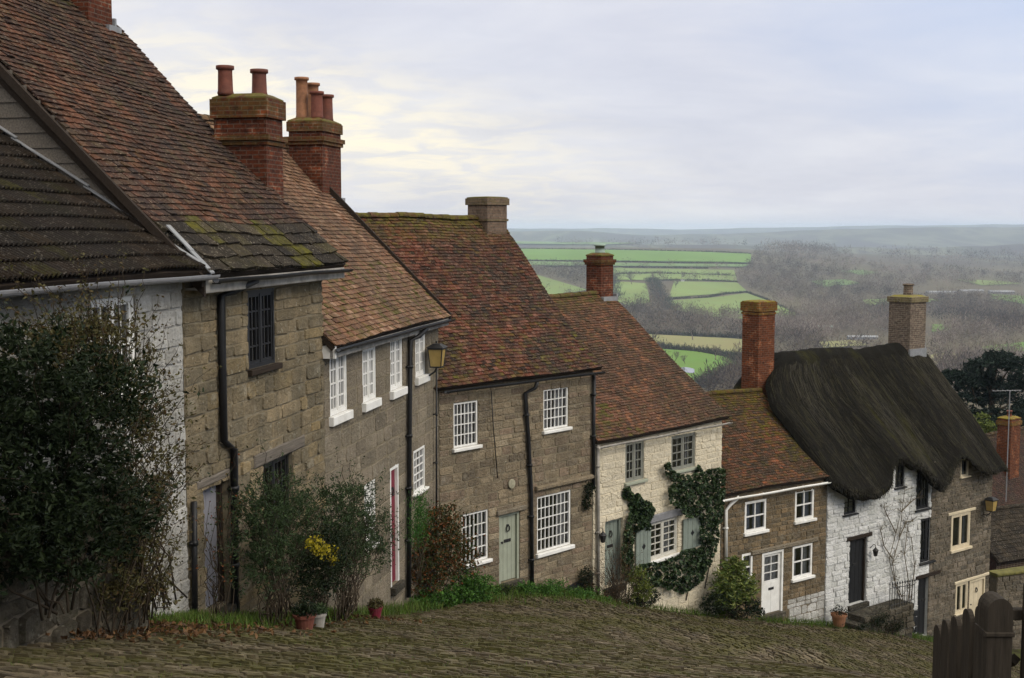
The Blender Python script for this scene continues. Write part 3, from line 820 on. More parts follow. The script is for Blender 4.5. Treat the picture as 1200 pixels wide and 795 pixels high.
vg.add(vs, [(0,1,2,3),(7,6,5,4),(0,4,5,1),(1,5,6,2),(2,6,7,3),(3,7,4,0)]); vg.build('barge_board', M['dark_wood'], C.root)
fa = MB(); fa.cbox(-.02, C.L+.2, -.2, -.14, C.w(-2.2), C.w(-2.02), .01); fa.build('fascia_board', M['fascia'], C.root)
fa = MB(); fa.cbox(-.02, .03, -.24, .02, C.w(-2.2), C.w(-1.98), .01); fa.build('barge_end', M['white_paint'], C.root)
gutter(C, -.05, C.L+.2, -.3, C.w(-2.03), 'black_paint', .055)
q = [C.loc(490,386,-.2), C.loc(481,399,-.08), C.loc(480,480,-.08), C.loc(479,700,-.08)]
pipe(C, [(q[0][0]+.3, C.w(-2.1), -.3), (q[0][0],q[0][1]-.15,-.22), q[1], q[2], q[3]], .05)
pipe(C, [C.loc(509.5,400,-.04), C.loc(509.5,690,-.04)], .022)
chimney(C, .1, .82, 1.0, 1.95, C.w(-1.4), C.w(2.2), 'brick_red', [(C.w(1.42),.07,.035),(C.w(1.5),.09,.07),(C.w(1.88),.32,.05)],
        [(.22,1.78,.14,.5,'pot'),(.5,1.28,.14,.46,'pot')], label='wide sooty brick chimney with two red pots')
chimney(C, C.L-.28, C.L+.95, 2.62, 3.42, C.w(-1.0), C.w(2.42), 'brick_red', [(C.w(1.9),.08,.045),(C.w(1.98),.1,.08),(C.w(2.2),.22,.04)],
        [(C.L-.05,2.82,.15,.62,'pot'),(C.L+.0,3.2,.15,.95,'pot_buff'),(C.L+.68,2.85,.15,.62,'pot'),(C.L+.7,3.2,.15,.9,'pot_buff')],
        flash=[(C.L+.05,C.L+.97,2.53,2.65,C.w(.5),C.w(.72))], label='wide orange brick chimney with four clay pots')

# ---- D: stone cottage with the sage door
D = House('stone_cottage', 'buff stone cottage with crimson tile roof, sage green door and small paned white windows', P_D, P_E, -8.6)
dw = [D.rect(531.5,560,473,526), D.rect(637,666,457,505), D.rect(541,572,604,663), D.rect(629.5,669,583,649)]
dD = D.rect(585,609,604,685)
facade(D, 'wall', 0.02, D.L-.02, -2.6, D.w(-3.5), dw+[dD], 7.0, D.w(.1), (.14,.24), (.25,.62), .016, [M['stone_buff'], M['mortar'], M['rough_side']], mort=.006, jit=.009)
window(D, dw[0], 6, 4, 'white_paint', lights=1, depth=.05, sill=.08, fw=.045, bar=.022, cover=.3, label='white six by four pane window above the sage door')
window(D, dw[1], 6, 4, 'white_paint', lights=1, depth=.05, sill=.08, fw=.045, bar=.022, cover=.3)
window(D, dw[2], 6, 4, 'white_paint', lights=1, depth=.05, sill=.08, fw=.045, bar=.022, cover=.2)
window(D, dw[3], 8, 5, 'white_paint', lights=1, depth=.05, sill=.1, fw=.05, bar=.022, cover=.25, label='largest white window beside the drainpipe')
door(D, dD, 'sage', 'sage', depth=.08, planks=4, label='sage green plank door')
lt = MB(); lt.cbox(dD[0]-.12, dD[1]+.2, -.09, .05, dD[3]+.005, dD[3]+.12, .02); lt.build('lintel', M['stone_grey'], D.root)
lg = MB(); a = D.loc(626,566)[0]; zl = D.loc(690,556)[1]; lg.cbox(a, D.L-.02, -.12, .0, zl-.12, zl, .03); lg.build('stone_ledge', M['stone_buff'], D.root)
pl = MB(); a = D.loc(630,690)[0]; zp = D.loc(690,674)[1]
pl.add([(a,-.05,-2.4),(D.L-.03,-.05,-2.4),(D.L-.03,-.05,zp+.05),(a+1.2,-.055,zp-.12),(a,-.05,zp-.3),(a,.02,zp-.3),(D.L-.03,.02,zp+.05)], [(0,1,2,3,4),(4,3,2,6,5)])
pl.build('plinth', M['black_paint'], D.root)
pq = MB(); a, zz = D.loc(598,567); pq.lathe(0, 0, [(.02,0),(.11,.005),(.12,.02),(.12,.035)], 18); pq.v = [(a+x, -.075+z, zz+y) for x,y,z in pq.v]; pq.build('plaque', M['copper_sign'], D.root)
def mossD(v, s): return max(0, (v-.8)*5)+(.45 if (v < .3 and random.random() < .25) else 0)+(.25 if random.random() < .3 else 0)
roof(D, -.4, D.L+.12, -.2, D.w(-3.6), 3.5, D.w(.28), 'tile_crimson', gauge=.1, tw=.165, sag=.055, seed=6.7, moss=mossD)
gutter(D, -.02, D.L+.12, -.26, D.w(-3.68), 'black_paint', .055)
q = [D.loc(616,461,-.09), D.loc(620,520,-.09), D.loc(623,580,-.09), D.loc(624,690,-.09)]
pipe(D, [(D.loc(629,449,-.24)[0], D.w(-3.74), -.26), (D.loc(627,453,-.2)[0], D.w(-3.9), -.2), q[0], q[1], q[2], q[3]], .05)
pipe(D, [(D.L-.07, D.w(-3.75)), (D.L-.07, D.w(-6.8))], .045)
pipe(D, [D.loc(573.5,458,-.02), D.loc(576,500,-.02), D.loc(581,560,-.02)], .012, clips=False, name='cable')
chimney(D, D.L-.78, D.L-.02, 3.1, 3.86, D.w(-1.2), D.w(.82), 'brick_tan', [(D.w(.2),.06,.03),(D.w(.64),.18,.05)], [], label='squat tan brick chimney with no pot', cap_h=.05)

# ---- E: cream cottage
E = House('cream_cottage', 'cream limewashed cottage with orange tile roof, shutters and ivy', P_E, P_F, -9.4)
ew = [E.rect(733,755,519,566), E.rect(787,815,512,553), E.rect(760,794,614,658)]
dE = E.rect(709,730,612,690)
facade(E, 'wall', 0.02, E.L-.02, -2.6, E.w(-5.52), ew+[dE], 8.6, E.w(-2.3), (.13,.22), (.25,.6), .016, [M['lime_cream'], M['lime_cream'], M['lime_cream']], mort=.003, jit=.012)
window(E, ew[0], 2, 4, 'grey_paint', lights=2, depth=.05, sill=.08, cover=.2, bar=.025, sillm='sage')
window(E, ew[1], 2, 4, 'grey_paint', lights=2, depth=.05, sill=.08, cover=.2, bar=.025, sillm='sage')
window(E, ew[2], 2, 5, 'offwhite', lights=2, depth=.05, sill=.09, cover=.3, bar=.025, sillm='white_paint', label='wide cream window between two shutters')
door(E, dE, 'sage_dark', 'sage_dark', depth=.14, planks=4, label='grey green arched door')
for (x0,x1,yt,yb) in ((743,760.5,621,664),(798.5,819,609,645)):
    r_ = E.rect(x0,x1,yt,yb); s_ = MB(); n = 4; w = (r_[1]-r_[0])/n
    for i in range(n): s_.cbox(r_[0]+i*w+.004, r_[0]+(i+1)*w-.004, -.085, -.045, r_[2], r_[3], .008)
    sh = s_.build('shutter', M['sage_dark'], E.root)
    h_ = MB(); cx, cz = (r_[0]+r_[1])/2, (r_[2]+r_[3])/2
    h_.add([(cx,-.092,cz-.09),(cx+.08,-.092,cz),(cx,-.092,cz+.09),(cx-.08,-.092,cz)]+[(cx,-.086,cz-.09),(cx+.08,-.086,cz),(cx,-.086,cz+.09),(cx-.08,-.086,cz)], [(0,1,2,3),(0,4,5,1),(1,5,6,2),(2,6,7,3),(3,7,4,0)])
    h_.build('shutter_heart', M['black_paint'], sh)
lt = MB(); r_ = ew[2]; lt.cbox(r_[0]-.1, r_[1]+.25, -.07, .05, r_[3]+.004, r_[3]+.22, .02); lt.build('lintel', M['zinc'], E.root)
def mossE(v, s): return max(0, (v-.85)*6)+(.8 if (s < .33-.25*v and random.random() < .5) else 0)+(.2 if random.random() < .3 else 0)
roof(E, -.05, E.L+.06, -.2, E.w(-5.54), 4.4, E.w(-2.07), 'tile_orange', gauge=.1, tw=.165, sag=.04, seed=9.2, moss=mossE)
gutter(E, -.05, E.L+.08, -.27, E.w(-5.67), 'fascia', .05)
pipe(E, [E.loc(700.5,522,-.08), E.loc(701,600,-.08), E.loc(701,705,-.08)], .045, 'fascia')
chimney(E, E.L-.62, E.L-.02, 4.2, 4.8, E.w(-3.2), E.w(-.86), 'brick_red', [(E.w(-1.14),.07,.04),(E.w(-1.07),.1,.07)], [(E.L-.32,4.5,.17,.3,'cowl')],
        flash=[(E.L-.64,E.L+.02,4.05,4.22,E.w(-2.5),E.w(-2.14)),(E.L-.02,E.L+.05,4.05,4.8,E.w(-2.5),E.w(-2.05))], label='small dark brick chimney with a pale green cowl')

# ---- F: small brown cottage
Fh = House('brown_stone_cottage', 'small brown stone cottage with rust tile roof and white glazed door', P_F, P_G, -11.3)
fw_ = [Fh.rect(873,898,589,625), Fh.rect(932,954,576,611), Fh.rect(869.5,882,650,683), Fh.rect(929,952,641,679)]
dF = Fh.rect(893,918,649,722)
facade(Fh, 'wall', 0.02, Fh.L-.02, -2.6, Fh.w(-7.83), fw_+[dF], 5.8, Fh.w(-5.6), (.13,.22), (.2,.45), .02, [M['stone_brown'], M['mortar_dark'], M['rough_side'], M['lime_old']],
       zones=[(Fh.L*.62, Fh.L-.02, -2.6, Fh.loc(960,692)[1], 3)])
for i, r_ in enumerate(fw_):
    window(Fh, r_, 2 if i != 2 else 1, 2, 'white_paint', lights=1, depth=.03, sill=.09, cover=.42, fw=.075, bar=.04, curtain='curtain_blue' if i < 2 else 'curtain')
door(Fh, dF, 'white_paint', 'white_paint', depth=.05, planks=2, glazed=1, letter=True, knock=False, label='white half glazed front door')
lt = MB(); r_ = Fh.loc(880,648); lt.cbox(Fh.loc(880,648)[0], Fh.loc(958,633)[0], -.06, .05, dF[3]+.01, dF[3]+.16, .03); lt.build('lintel', M['stone_grey'], Fh.root)
def mossF(v, s): return max(0, (v-.8)*5)+(.7 if (s > .8-.3*v and v > .2 and random.random() < .6) else 0)+(.3 if random.random() < .35 else 0)
roof(Fh, -.08, Fh.L+.0, -.17, Fh.w(-7.85), 2.9, Fh.w(-5.39), 'tile_rust', gauge=.1, tw=.165, sag=.06, seed=12.5, moss=mossF)
gutter(Fh, -.12, Fh.L+.02, -.24, Fh.w(-8.0), 'white_paint', .055)
q = [Fh.loc(860,592,-.2), Fh.loc(851,598,-.08), Fh.loc(851,665,-.08)]
pipe(Fh, [(Fh.loc(866,590,-.22)[0], Fh.w(-7.98), -.23), q[0], q[1], q[2]], .05, 'white_paint')
chimney(Fh, Fh.L-.12, Fh.L+.66, 2.95, 3.7, Fh.w(-6.6), Fh.w(-2.48), 'brick_orange', [(Fh.w(-2.9),.08,.03),(Fh.w(-2.78),.3,.055)], [], cap_h=.06, label='tall orange brick chimney beside the thatch')

# ---- G, H: the two thatched cottages
Gh = House('thatched_cottage', 'whitewashed cottage under dark thatch with a black door and climbing rose', P_G, P_H, -12.0, group='thatched cottages')
Hh = House('thatched_cottage', 'stone cottage with cream windows under the lower end of the dark thatch', P_H, P_I, -13.6, group='thatched cottages')
gw = [Gh.rect(989,1003,583,604), Gh.rect(1049.5,1060,546,572), Gh.rect(1074,1089,552,598), Gh.rect(1079,1094.5,609,660)]
dG = Gh.rect(995.5,1016.5,634,710); dG2 = Gh.rect(1076,1097,679,748)
facade(Gh, 'wall', 0.02, Gh.L-.01, -3.0, Gh.w(-8.06), gw+[dG,dG2], 7.0, Gh.w(-6.2), (.14,.23), (.25,.55), .03, [M['lime_white'], M['lime_white'], M['lime_white'], M['black_paint']], mort=.004, jit=.012,
       zones=[(Gh.loc(1060,700)[0], Gh.L, -3.0, Gh.loc(1080,716)[1], 3)])
window(Gh, gw[0], 2, 3, 'black_paint', depth=.05, sill=.04, curtain=None, bar=.022)
window(Gh, gw[1], 2, 3, 'black_paint', depth=.05, sill=.05, curtain=None, bar=.022)
window(Gh, gw[2], 2, 4, 'black_paint', depth=.05, sill=.06, curtain=None, bar=.022, lights=2)
window(Gh, gw[3], 2, 4, 'black_paint', depth=.05, sill=.07, curtain='curtain', bar=.022, lights=2, cover=.2)
door(Gh, dG, 'black_paint', 'dark_wood', depth=.12, planks=4, knock=False, label='black plank front door above the steps')
door(Gh, dG2, 'black_paint', 'dark_wood', depth=.12, planks=4, knock=False, label='low black side door at street level')
for d_ in (dG, dG2):
    lt = MB(); lt.cbox(d_[0]-.18, d_[1]+.2, -.06, .05, d_[3]+.004, d_[3]+.13, .015); lt.build('lintel', M['dark_wood'], Gh.root)
def dormer(H, wins, pad, m):
    d = MB(); zb_ = -8.07 if H is Gh else -8.11; zb_ = H.w(zb_)+.002; x = wins[0][0]-pad
    top = max(w_[3] for w_ in wins)+.1
    for w_ in wins+[None]:
        xe = w_[0] if w_ else wins[-1][1]+pad
        if xe-x > .02: d.cbox(x, xe, -.02, .25, zb_, top-.12, .012)
        if w_:
            if w_[2] > zb_+.02: d.cbox(w_[0], w_[1], -.018, .25, zb_, w_[2]-.005, .01)
            d.cbox(w_[0], w_[1], -.022, .25, w_[3]+.004, w_[3]+.07, .01); x = w_[1]
    d.build('dormer_wall', M[m], H.root)
dormer(Gh, gw[1:3], .1, 'lime_white')
hw = [Hh.rect(1115,1137,604,645), Hh.rect(1120,1134,685,719.5), Hh.rect(1126,1135,538,559)]
dH = Hh.rect(1136,1154,681,740)
facade(Hh, 'wall', 0.0, Hh.L, -3.0, Hh.w(-8.1), hw+[dH], 7.0, Hh.w(-6.2), (.1,.18), (.18,.42), .022, [M['stone_dark'], M['mortar_dark'], M['rough_side']])
dormer(Hh, [hw[2]], .12, 'stone_dark')
window(Hh, hw[0], 1, 1, 'cream_paint', lights=2, depth=.02, sill=.1, cover=.2, fw=.08, curtain='curtain_blue')
window(Hh, hw[1], 1, 1, 'cream_paint', lights=2, depth=.02, sill=.06, cover=.4, fw=.06, curtain='curtain_blue')
window(Hh, hw[2], 1, 1, 'cream_paint', lights=1, depth=.02, sill=.05, cover=.2, fw=.06)
door(Hh, dH, 'cream_paint', 'cream_paint', depth=.04, planks=3, letter=False, knock=True, label='cream front door')
for (x0,x1,zz) in ((hw[0][0]-.25, hw[0][1]+.25, hw[0][3]), (hw[1][0]-.12, dH[1]+.2, max(hw[1][3], dH[3]))):
    lt = MB(); lt.cbox(x0, x1, -.06, .05, zz+.004, zz+.1, .012); lt.build('lintel', M['cream_paint'], Hh.root)

eave_px = [(968,566),(978,574),(985,579),(1000,587),(1015,586),(1030,582),(1042,573),(1047,557),(1056,545),(1064,547),(1072,552),(1078,552),(1085,560),(1090,570),(1096,575),(1103,575),(1112,566),(1121,552),(1130,539),(1138,541),(1146,552),(1156,558),(1163,557),(1172,553),(1180,551)]
YE = -.42
def thatch(H, s0, s1, ze_w, zr_w, yr, T, seed, straws, left_round, right_round, slant=None):
    ze, zr = H.w(ze_w), H.w(zr_w)
    pts = [H.loc(px, py, YE) for px, py in eave_px]
    es = np.array([p[0] for p in pts]); ez = np.array([p[1] for p in pts])-ze
    es, ez = es[np.argsort(es)], ez[np.argsort(es)]
    nS, nV = 110, 46
    sl = np.array([yr-YE, zr-ze]); L = np.hypot(*sl); t = sl/L; nm = np.array([-t[1], t[0]])
    def surf(s, v, thick=1.0, lift_extra=0.0):
        vv_ = min(v, 2-v); a_ = s0+(float(np.interp(max(vv_, 0), slant[0], slant[1])) if slant else 0)
        if v > 1 and left_round: a_ += (v-1)*3.2
        lift = np.interp(s, es, ez)
        ed = 1.0
        if left_round: ed = min(ed, math.sqrt(max(0, 1-max(0, (s0+.5-s)/.5)**2.2)))
        if right_round: ed = min(ed, math.sqrt(max(0, 1-max(0, (s-s1+.5)/.5)**2.2)))
        if v <= 1:
            w = (1-v)**1.7
            a = v*L
            f = min(1, math.sqrt(max(0, 1-max(0, 1-a/.22)**2)))
            y = YE + t[0]*a + nm[0]*T*f*ed*thick + .28*lift*w
            z = ze + t[1]*a + nm[1]*T*f*ed*thick + lift*w
            near = max(0, 1-(1-v)*L/.8)
            z -= .16*near**2; y += 0
        else:
            a = (v-1)*L
            y = yr + (yr-YE)*(v-1) + (-nm[0])*T*ed*thick
            z = zr - (zr-ze)*(v-1) + nm[1]*T*ed*thick
            near = max(0, 1-a/.8); z -= .16*near**2
        z += .2*(max(0, math.sin(math.pi*min(max((s-s0)/(s1-s0),0),1)))**.45-.8)*max(0, 1-abs(1-v)*1.8)
        z += .05*wob(s*1.3, v*6, seed)+.02*math.sin(s*9+v*5)+lift_extra
        return (a_+(s-s0)*(s1-a_)/(s1-s0), y, z)
    # ordered rows: soffit -> lip -> slope -> ridge -> back
    vv = np.concatenate([np.linspace(0, .08, 9)[:-1], np.linspace(.08, 1, 30), np.linspace(1, 1.9, 10)[1:]])
    P = np.zeros((nS, len(vv)+2, 3))
    for i in range(nS):
        s = s0+(s1-s0)*i/(nS-1)
        lift = float(np.interp(s, es, ez))
        P[i,0] = (s, .25, ze+lift+.55); P[i,1] = (s, YE+.03+.28*lift, ze+lift+.02)
        for j, v in enumerate(vv): P[i,j+2] = surf(s, v)
        back = P[i,-1]
    o = gridmesh('thatch_roof', P, M['thatch'], H.root, True)
    # end caps
    for e, nme in ((0,'l'),(nS-1,'r')):
        mb = MB(); k = P.shape[1]
        c = tuple(P[e].mean(0)); mb.add([tuple(p) for p in P[e]]+[c], [((j,j+1,k) if nme == 'r' else (j+1,j,k)) for j in range(k-1)])
        mb.build('thatch_end', M['thatch'], o)
    # loose straws lying down the slope
    V = np.zeros((straws,4,3)); Cc = np.zeros((straws,3))
    for i in range(straws):
        s = U(s0+.05, s1-.05); v = U(.0, 1.0)**.9; ln = U(.2,.6)/L
        if random.random() < .34: v = U(0, .05)
        h = U(.0,.03); w = U(.006,.016); ds = U(-.04,.04)
        a = np.array(surf(s, v)); b = np.array(surf(min(max(s+ds,s0),s1), max(0, v-ln)))
        a[2] += h*.3; b[2] += h*1.2; b[1] -= h*.8
        if v < .05: b = a+np.array([U(-.03,.03), U(-.06,.02), -U(.03,.11)])
        V[i] = [a+[-w,0,0], a+[w,0,0], b+[w*.6,0,0], b+[-w*.6,0,0]]
        clump = (wob(s*2.2, v*3, seed+3) > .25)
        Cc[i] = (min(1, random.random()*(.75 if not clump else 1.0)+(.22 if clump else 0)), random.random(), 0)
    quads('thatch_straws', V, Cc, M['straw'], o)
    # ridge block, scalloped
    rb = MB(); n = 40
    vs = []
    for i in range(n+1):
        s = s0+(s1-s0)*i/n
        for k in range(9):
            f = (k-4)/4; v = 1-abs(f)*(.5+.05*math.cos(i*math.pi/2))/L*1.25 if f <= 0 else 1+abs(f)*.5/L
            p = surf(s, v); vs.append((p[0], p[1], p[2]+.06*(1 if abs(f) < .95 else .1)))
    rb.add(vs, [(i*9+k,(i+1)*9+k,(i+1)*9+k+1,i*9+k+1) for i in range(n) for k in range(8)])
    rb.build('thatch_ridge', M['thatch'], o, True)
    return o
sH = Gh.loc(1098, 575, YE)[0]
sl_e = Gh.loc(979, 574, YE)[0]
shoulder = ([], [])
for v_, px_ in ((0,979),(.25,950),(.5,921),(.64,905),(.82,899),(1,908)):
    yy = YE+(3.45-YE)*v_; zz = -8.66+4.24*v_; best = None     # where that point of the slope lies along the wall
    for s_ in np.linspace(-3, 2, 501):
        q_ = Gh.world(s_, yy, Gh.w(zz)); e_ = abs(600+F*q_[0]/(q_[1]*math.cos(PITCH)-q_[2]*math.sin(PITCH))-px_)
        if best is None or e_ < best[0]: best = (e_, s_)
    shoulder[0].append(v_); shoulder[1].append(best[1]-sl_e)
thatch(Gh, sl_e-.1, sH+.12, -8.66, -4.42, 3.45, .33, 2.0, 5200, True, False, shoulder)
sH2 = sH-Gh.L
thatch(Hh, sH2-.05, Hh.L+.3, -8.66, -4.42, 3.45, .16, 5.0, 3800, False, True)
chimney(Hh, Hh.L-1.15, Hh.L-.15, 2.9, 3.85, Hh.w(-6.5), Hh.w(-2.62), 'brick_grey', [(Hh.w(-2.78),.2,.06)], [(Hh.L-.6,3.4,.2,.45,'brick_grey')],
        flash=[(Hh.L-1.17,Hh.L-.12,2.84,2.92,Hh.w(-4.95),Hh.w(-4.55)),(Hh.L-.16,Hh.L-.1,2.9,3.85,Hh.w(-4.9),Hh.w(-4.35))], label='grey brown brick chimney with a mossy cap')

# ---- lower houses beyond the thatch
P_I0 = at(1166, 600, 54.0)[:2]; P_I1 = P_I0+np.array([.79,.61])*9
I = House('brick_house', 'plum brick house with dark tile roof at the right edge beyond the thatch', P_I0, P_I1, -16.2, group=None)
iw = [(1.2,2.1,.9,2.1)]
facade(I, 'wall', 0, I.L, -2, I.w(-13.0), iw, 6, I.w(-10.5), (.075,.076), (.2,.23), .006, [M['brick_plum'], M['mortar_dark'], M['brick_plum']], jit=.003)
window(I, iw[0], 2, 2, 'white_paint', lights=2)
roof(I, -.2, I.L+.2, -.3, I.w(-13.05), 3, I.w(-9.9), 'tile_plum', seed=21, moss=mossy(.1,.4))
gutter(I, -.2, I.L+.2, -.36, I.w(-13.1), 'zinc')
chimney(I, 3.15, 3.95, 1.2, 1.9, I.w(-12.5), I.w(-8.85), 'brick_orange', [(I.w(-9.15),.2,.05)], [(3.55,1.55,.12,.3,'pot')], label='orange brick chimney')
P_J0 = at(1150, 600, 60.0)[:2]; P_J1 = P_J0+np.array([.61,-.79])*7
J = House('brick_outbuilding', 'low brick outbuilding with a grey lean-to roof at the right edge', at(1168, 660, 50.0)[:2], at(1168, 660, 50.0)[:2]+np.array([.9,.43])*6, -16.6, group=None)
facade(J, 'wall', 0, J.L, -2, J.w(-13.6), [(2.2,3.0,1.2,2.2)], 3.4, J.w(-13.0), (.075,.076), (.2,.23), .006, [M['brick_plum'], M['mortar_dark'], M['brick_plum']], jit=.003)
window(J, (2.2,3.0,1.2,2.2), 2, 2, 'white_paint')
roof(J, -.15, J.L+.15, -.25, J.w(-13.65), 1.7, J.w(-12.0), 'tile_stone', gauge=.2, tw=.28, seed=25, ridge=True)
# ================================================================== the ground
def gp(H, px, py, y=0.0):
    s, z = H.loc(px, py, y); return H.world(s, y, z)
base_pts = [(A, gp(A,60,738)), (B, gp(B,222,728)), (B, gp(B,300,727)), (C, gp(C,400,718)), (C, gp(C,505,702)),
            (D, gp(D,545,689)), (D, gp(D,600,689)), (D, gp(D,690,697)), (E, gp(E,705,700)), (E, gp(E,775,712)), (E, gp(E,845,718)),
            (Fh, gp(Fh,900,725)), (Fh, gp(Fh,970,729)), (Gh, gp(Gh,1010,733)), (Gh, gp(Gh,1060,744)), (Gh, gp(Gh,1092,749)), (Hh, gp(Hh,1165,768))]
ctrl = []
for H, p in base_pts:
    n = -H.y
    ctrl.append(p)
    for t, dz in ((4.0, -.12), (8.5, -.3)):
        ctrl.append(np.array([p[0]+n[0]*t, p[1]+n[1]*t, p[2]+dz]))
    ctrl.append(np.array([p[0]-n[0]*9, p[1]-n[1]*9, p[2]+.2]))
for x, y, z in ((0,0,-1.6),(4,0,-1.7),(-4,0,-1.5),(0,-8,-.2),(6,-8,-.3),(-7,-8,0),(0,6,-2.75),(3,6,-2.75),(9,8,-3.9),(12,14,-6.2),(17,20,-9.2),(22,27,-12.0),(27,36,-15.2),(25,46,-16.8),(24,58,-17.8),(-12,12,-3.5),(-16,30,-7.5)):
    ctrl.append(np.array([x,y,z], float))
ctrl = np.array(ctrl)
# drop near duplicates (inside the bend the offsets crowd together)
keep = []
for p in ctrl:
    if all(math.hypot(p[0]-q[0], p[1]-q[1]) > 1.6 for q in keep): keep.append(p)
ctrl = np.array(keep)
def tps(d): return np.where(d > 1e-9, d*d*np.log(d+1e-12), 0)
n_ = len(ctrl)
K = tps(np.linalg.norm(ctrl[:,None,:2]-ctrl[None,:,:2], axis=2)) + np.eye(n_)*3.0
Pm = np.c_[np.ones(n_), ctrl[:,:2]]
Sol = np.linalg.solve(np.block([[K, Pm],[Pm.T, np.zeros((3,3))]]), np.r_[ctrl[:,2], 0, 0, 0])
def near_h(X, Y):
    X = np.asarray(X, float); Y = np.asarray(Y, float); sh = X.shape
    q = np.c_[X.ravel(), Y.ravel()]; out = np.zeros(len(q))
    for i in range(0, len(q), 20000):
        d = np.linalg.norm(q[i:i+20000,None]-ctrl[None,:,:2], axis=2)
        out[i:i+20000] = tps(d) @ Sol[:n_] + Sol[n_] + q[i:i+20000] @ Sol[n_+1:]
    return out.reshape(sh)
def sm(x): x = np.clip(x, 0, 1); return x*x*(3-2*x)
def far_h(X, Y):
    r = np.hypot(X, Y); u = X/np.maximum(np.abs(Y), 1)
    hill = -17-58*sm((r-55)/330)
    Am = np.interp(u, [-.5,.1,.17,.22,.3,.42,.6], [36,36,33,25,11,0,-5])
    b = Am*(sm((Y-900)/1700)-sm((Y-2750)/900))
    b = b + 5*np.sin(X/310+1)*np.sin(Y/270)*sm((r-500)/600)
    z = hill+b
    px = u*F+600
    def rid(xs, ys, Y0, w, wig):
        yy = np.interp(px, xs, ys)+wig*np.sin(px/23+Y0)+wig*.6*np.sin(px/9+Y0*2)
        zz = -(yy-HZ)/F*Y0
        return -82+(zz+82)*np.exp(-((Y-Y0)/w)**2)
    z = np.where(Y > 3000, np.maximum(z, rid([500,600,760,900,1050,1150,1200,1400],[283,284,286,288,291,289,285,284], 3700, 330, .5)), z)
    z = np.where(Y > 3000, np.maximum(z, rid([500,600,680,760,850,950,1050,1200,1400],[272,271,270.5,276,274,270,267,266,266], 5700, 650, .3)), z)
    z = np.where(Y > 3000, np.maximum(z, rid([500,600,700,800,900,1000,1200,1400],[268,268,267.5,269,267,265,263,263], 8700, 900, .25)), z)
    return np.where(Y < 0, np.maximum(-17-58*sm((r-80)/330), -75)+17*sm((120-r)/60), z)
def ter(X, Y):
    X = np.asarray(X, float); Y = np.asarray(Y, float)
    d = np.hypot(X-4, Y-20)
    w = 1-sm((d-42)/28)
    nh = np.where(w > 0, near_h(np.where(w > 0, X, 0), np.where(w > 0, Y, 20)), 0)
    return np.where(w > 0, w*np.maximum(nh, -22)+(1-w)*far_h(X, Y), far_h(X, Y))

# one ground sheet out to the horizon
az = np.concatenate([np.linspace(-math.pi, R(-40), 40)[:-1], np.linspace(R(-40), R(40), 420), np.linspace(R(40), math.pi, 40)[1:]])
rr = np.concatenate([[.01], np.geomspace(1.2, 60, 120), np.geomspace(62, 11600, 210)])
AZ, RR = np.meshgrid(az, rr, indexing='ij')
X, Y = RR*np.sin(AZ), RR*np.cos(AZ)
Z = ter(X, Y)-.075*(RR < 60)
tag(gridmesh('ground', np.stack([X, Y, Z], -1)[:, ::1], M['ground'], None, True), kind='structure')

_Ys = np.geomspace(70, 11500, 800); _us = (np.arange(480, 1300, 2)-600)/F
_T = ter(_us[:,None]*_Ys[None,:], np.repeat(_Ys[None,:], len(_us), 0)); _S = np.maximum.accumulate(_T/_Ys[None,:], axis=1)
def hit(px, py):
    """photo pixel -> point on the terrain"""
    d = ray(px, py); u = d[0]/d[1]; sl_ = d[2]/d[1]
    c = min(max(int(round((u-_us[0])/(_us[1]-_us[0]))), 0), len(_us)-1)
    k = int(np.searchsorted(_S[c], sl_))
    if k >= len(_Ys): return None
    k = max(k, 1); s0_, s1_ = _S[c,k-1], _S[c,k]
    y = _Ys[k-1]+(_Ys[k]-_Ys[k-1])*min(max((sl_-s0_)/(s1_-s0_+1e-12), 0), 1)
    return np.array([u*y, y, float(far_h(u*y, y))])

# cobbled street: rows of setts laid across the hill
line = [P_B-dB*22, P_B-dB*12, P_B-dB*5, P_B, P_C, P_D, P_E, P_F, P_G, P_H, P_I, P_I+np.array([.79,.61])*8]
cum = np.r_[0, np.cumsum([np.linalg.norm(line[i+1]-line[i]) for i in range(len(line)-1)])]
ss = np.arange(0, cum[-1], .092); lx = np.interp(ss, cum, [p[0] for p in line]); ly = np.interp(ss, cum, [p[1] for p in line])
ker = np.exp(-np.linspace(-2.2,2.2,81)**2); ker /= ker.sum()
lx = np.convolve(np.pad(lx, 40, 'edge'), ker, 'valid'); ly = np.convolve(np.pad(ly, 40, 'edge'), ker, 'valid')
tx, ty = np.gradient(lx), np.gradient(ly); tl = np.hypot(tx, ty)+1e-9; tx, ty = tx/tl, ty/tl
cs = []
for i in range(40, len(ss)-2):
    t = .75+U(0,.2)
    while t < 11.5:
        w = U(.11,.24)
        cs.append((lx[i]+ty[i]*(t+w/2)+tx[i]*U(-.02,.02), ly[i]-tx[i]*(t+w/2)+ty[i]*U(-.02,.02), tx[i], ty[i], w, .086*U(.78,1.05)))
        t += w+.015
cs = np.array(cs)
cs = cs[(np.hypot(cs[:,0], cs[:,1]) > 3.0)]
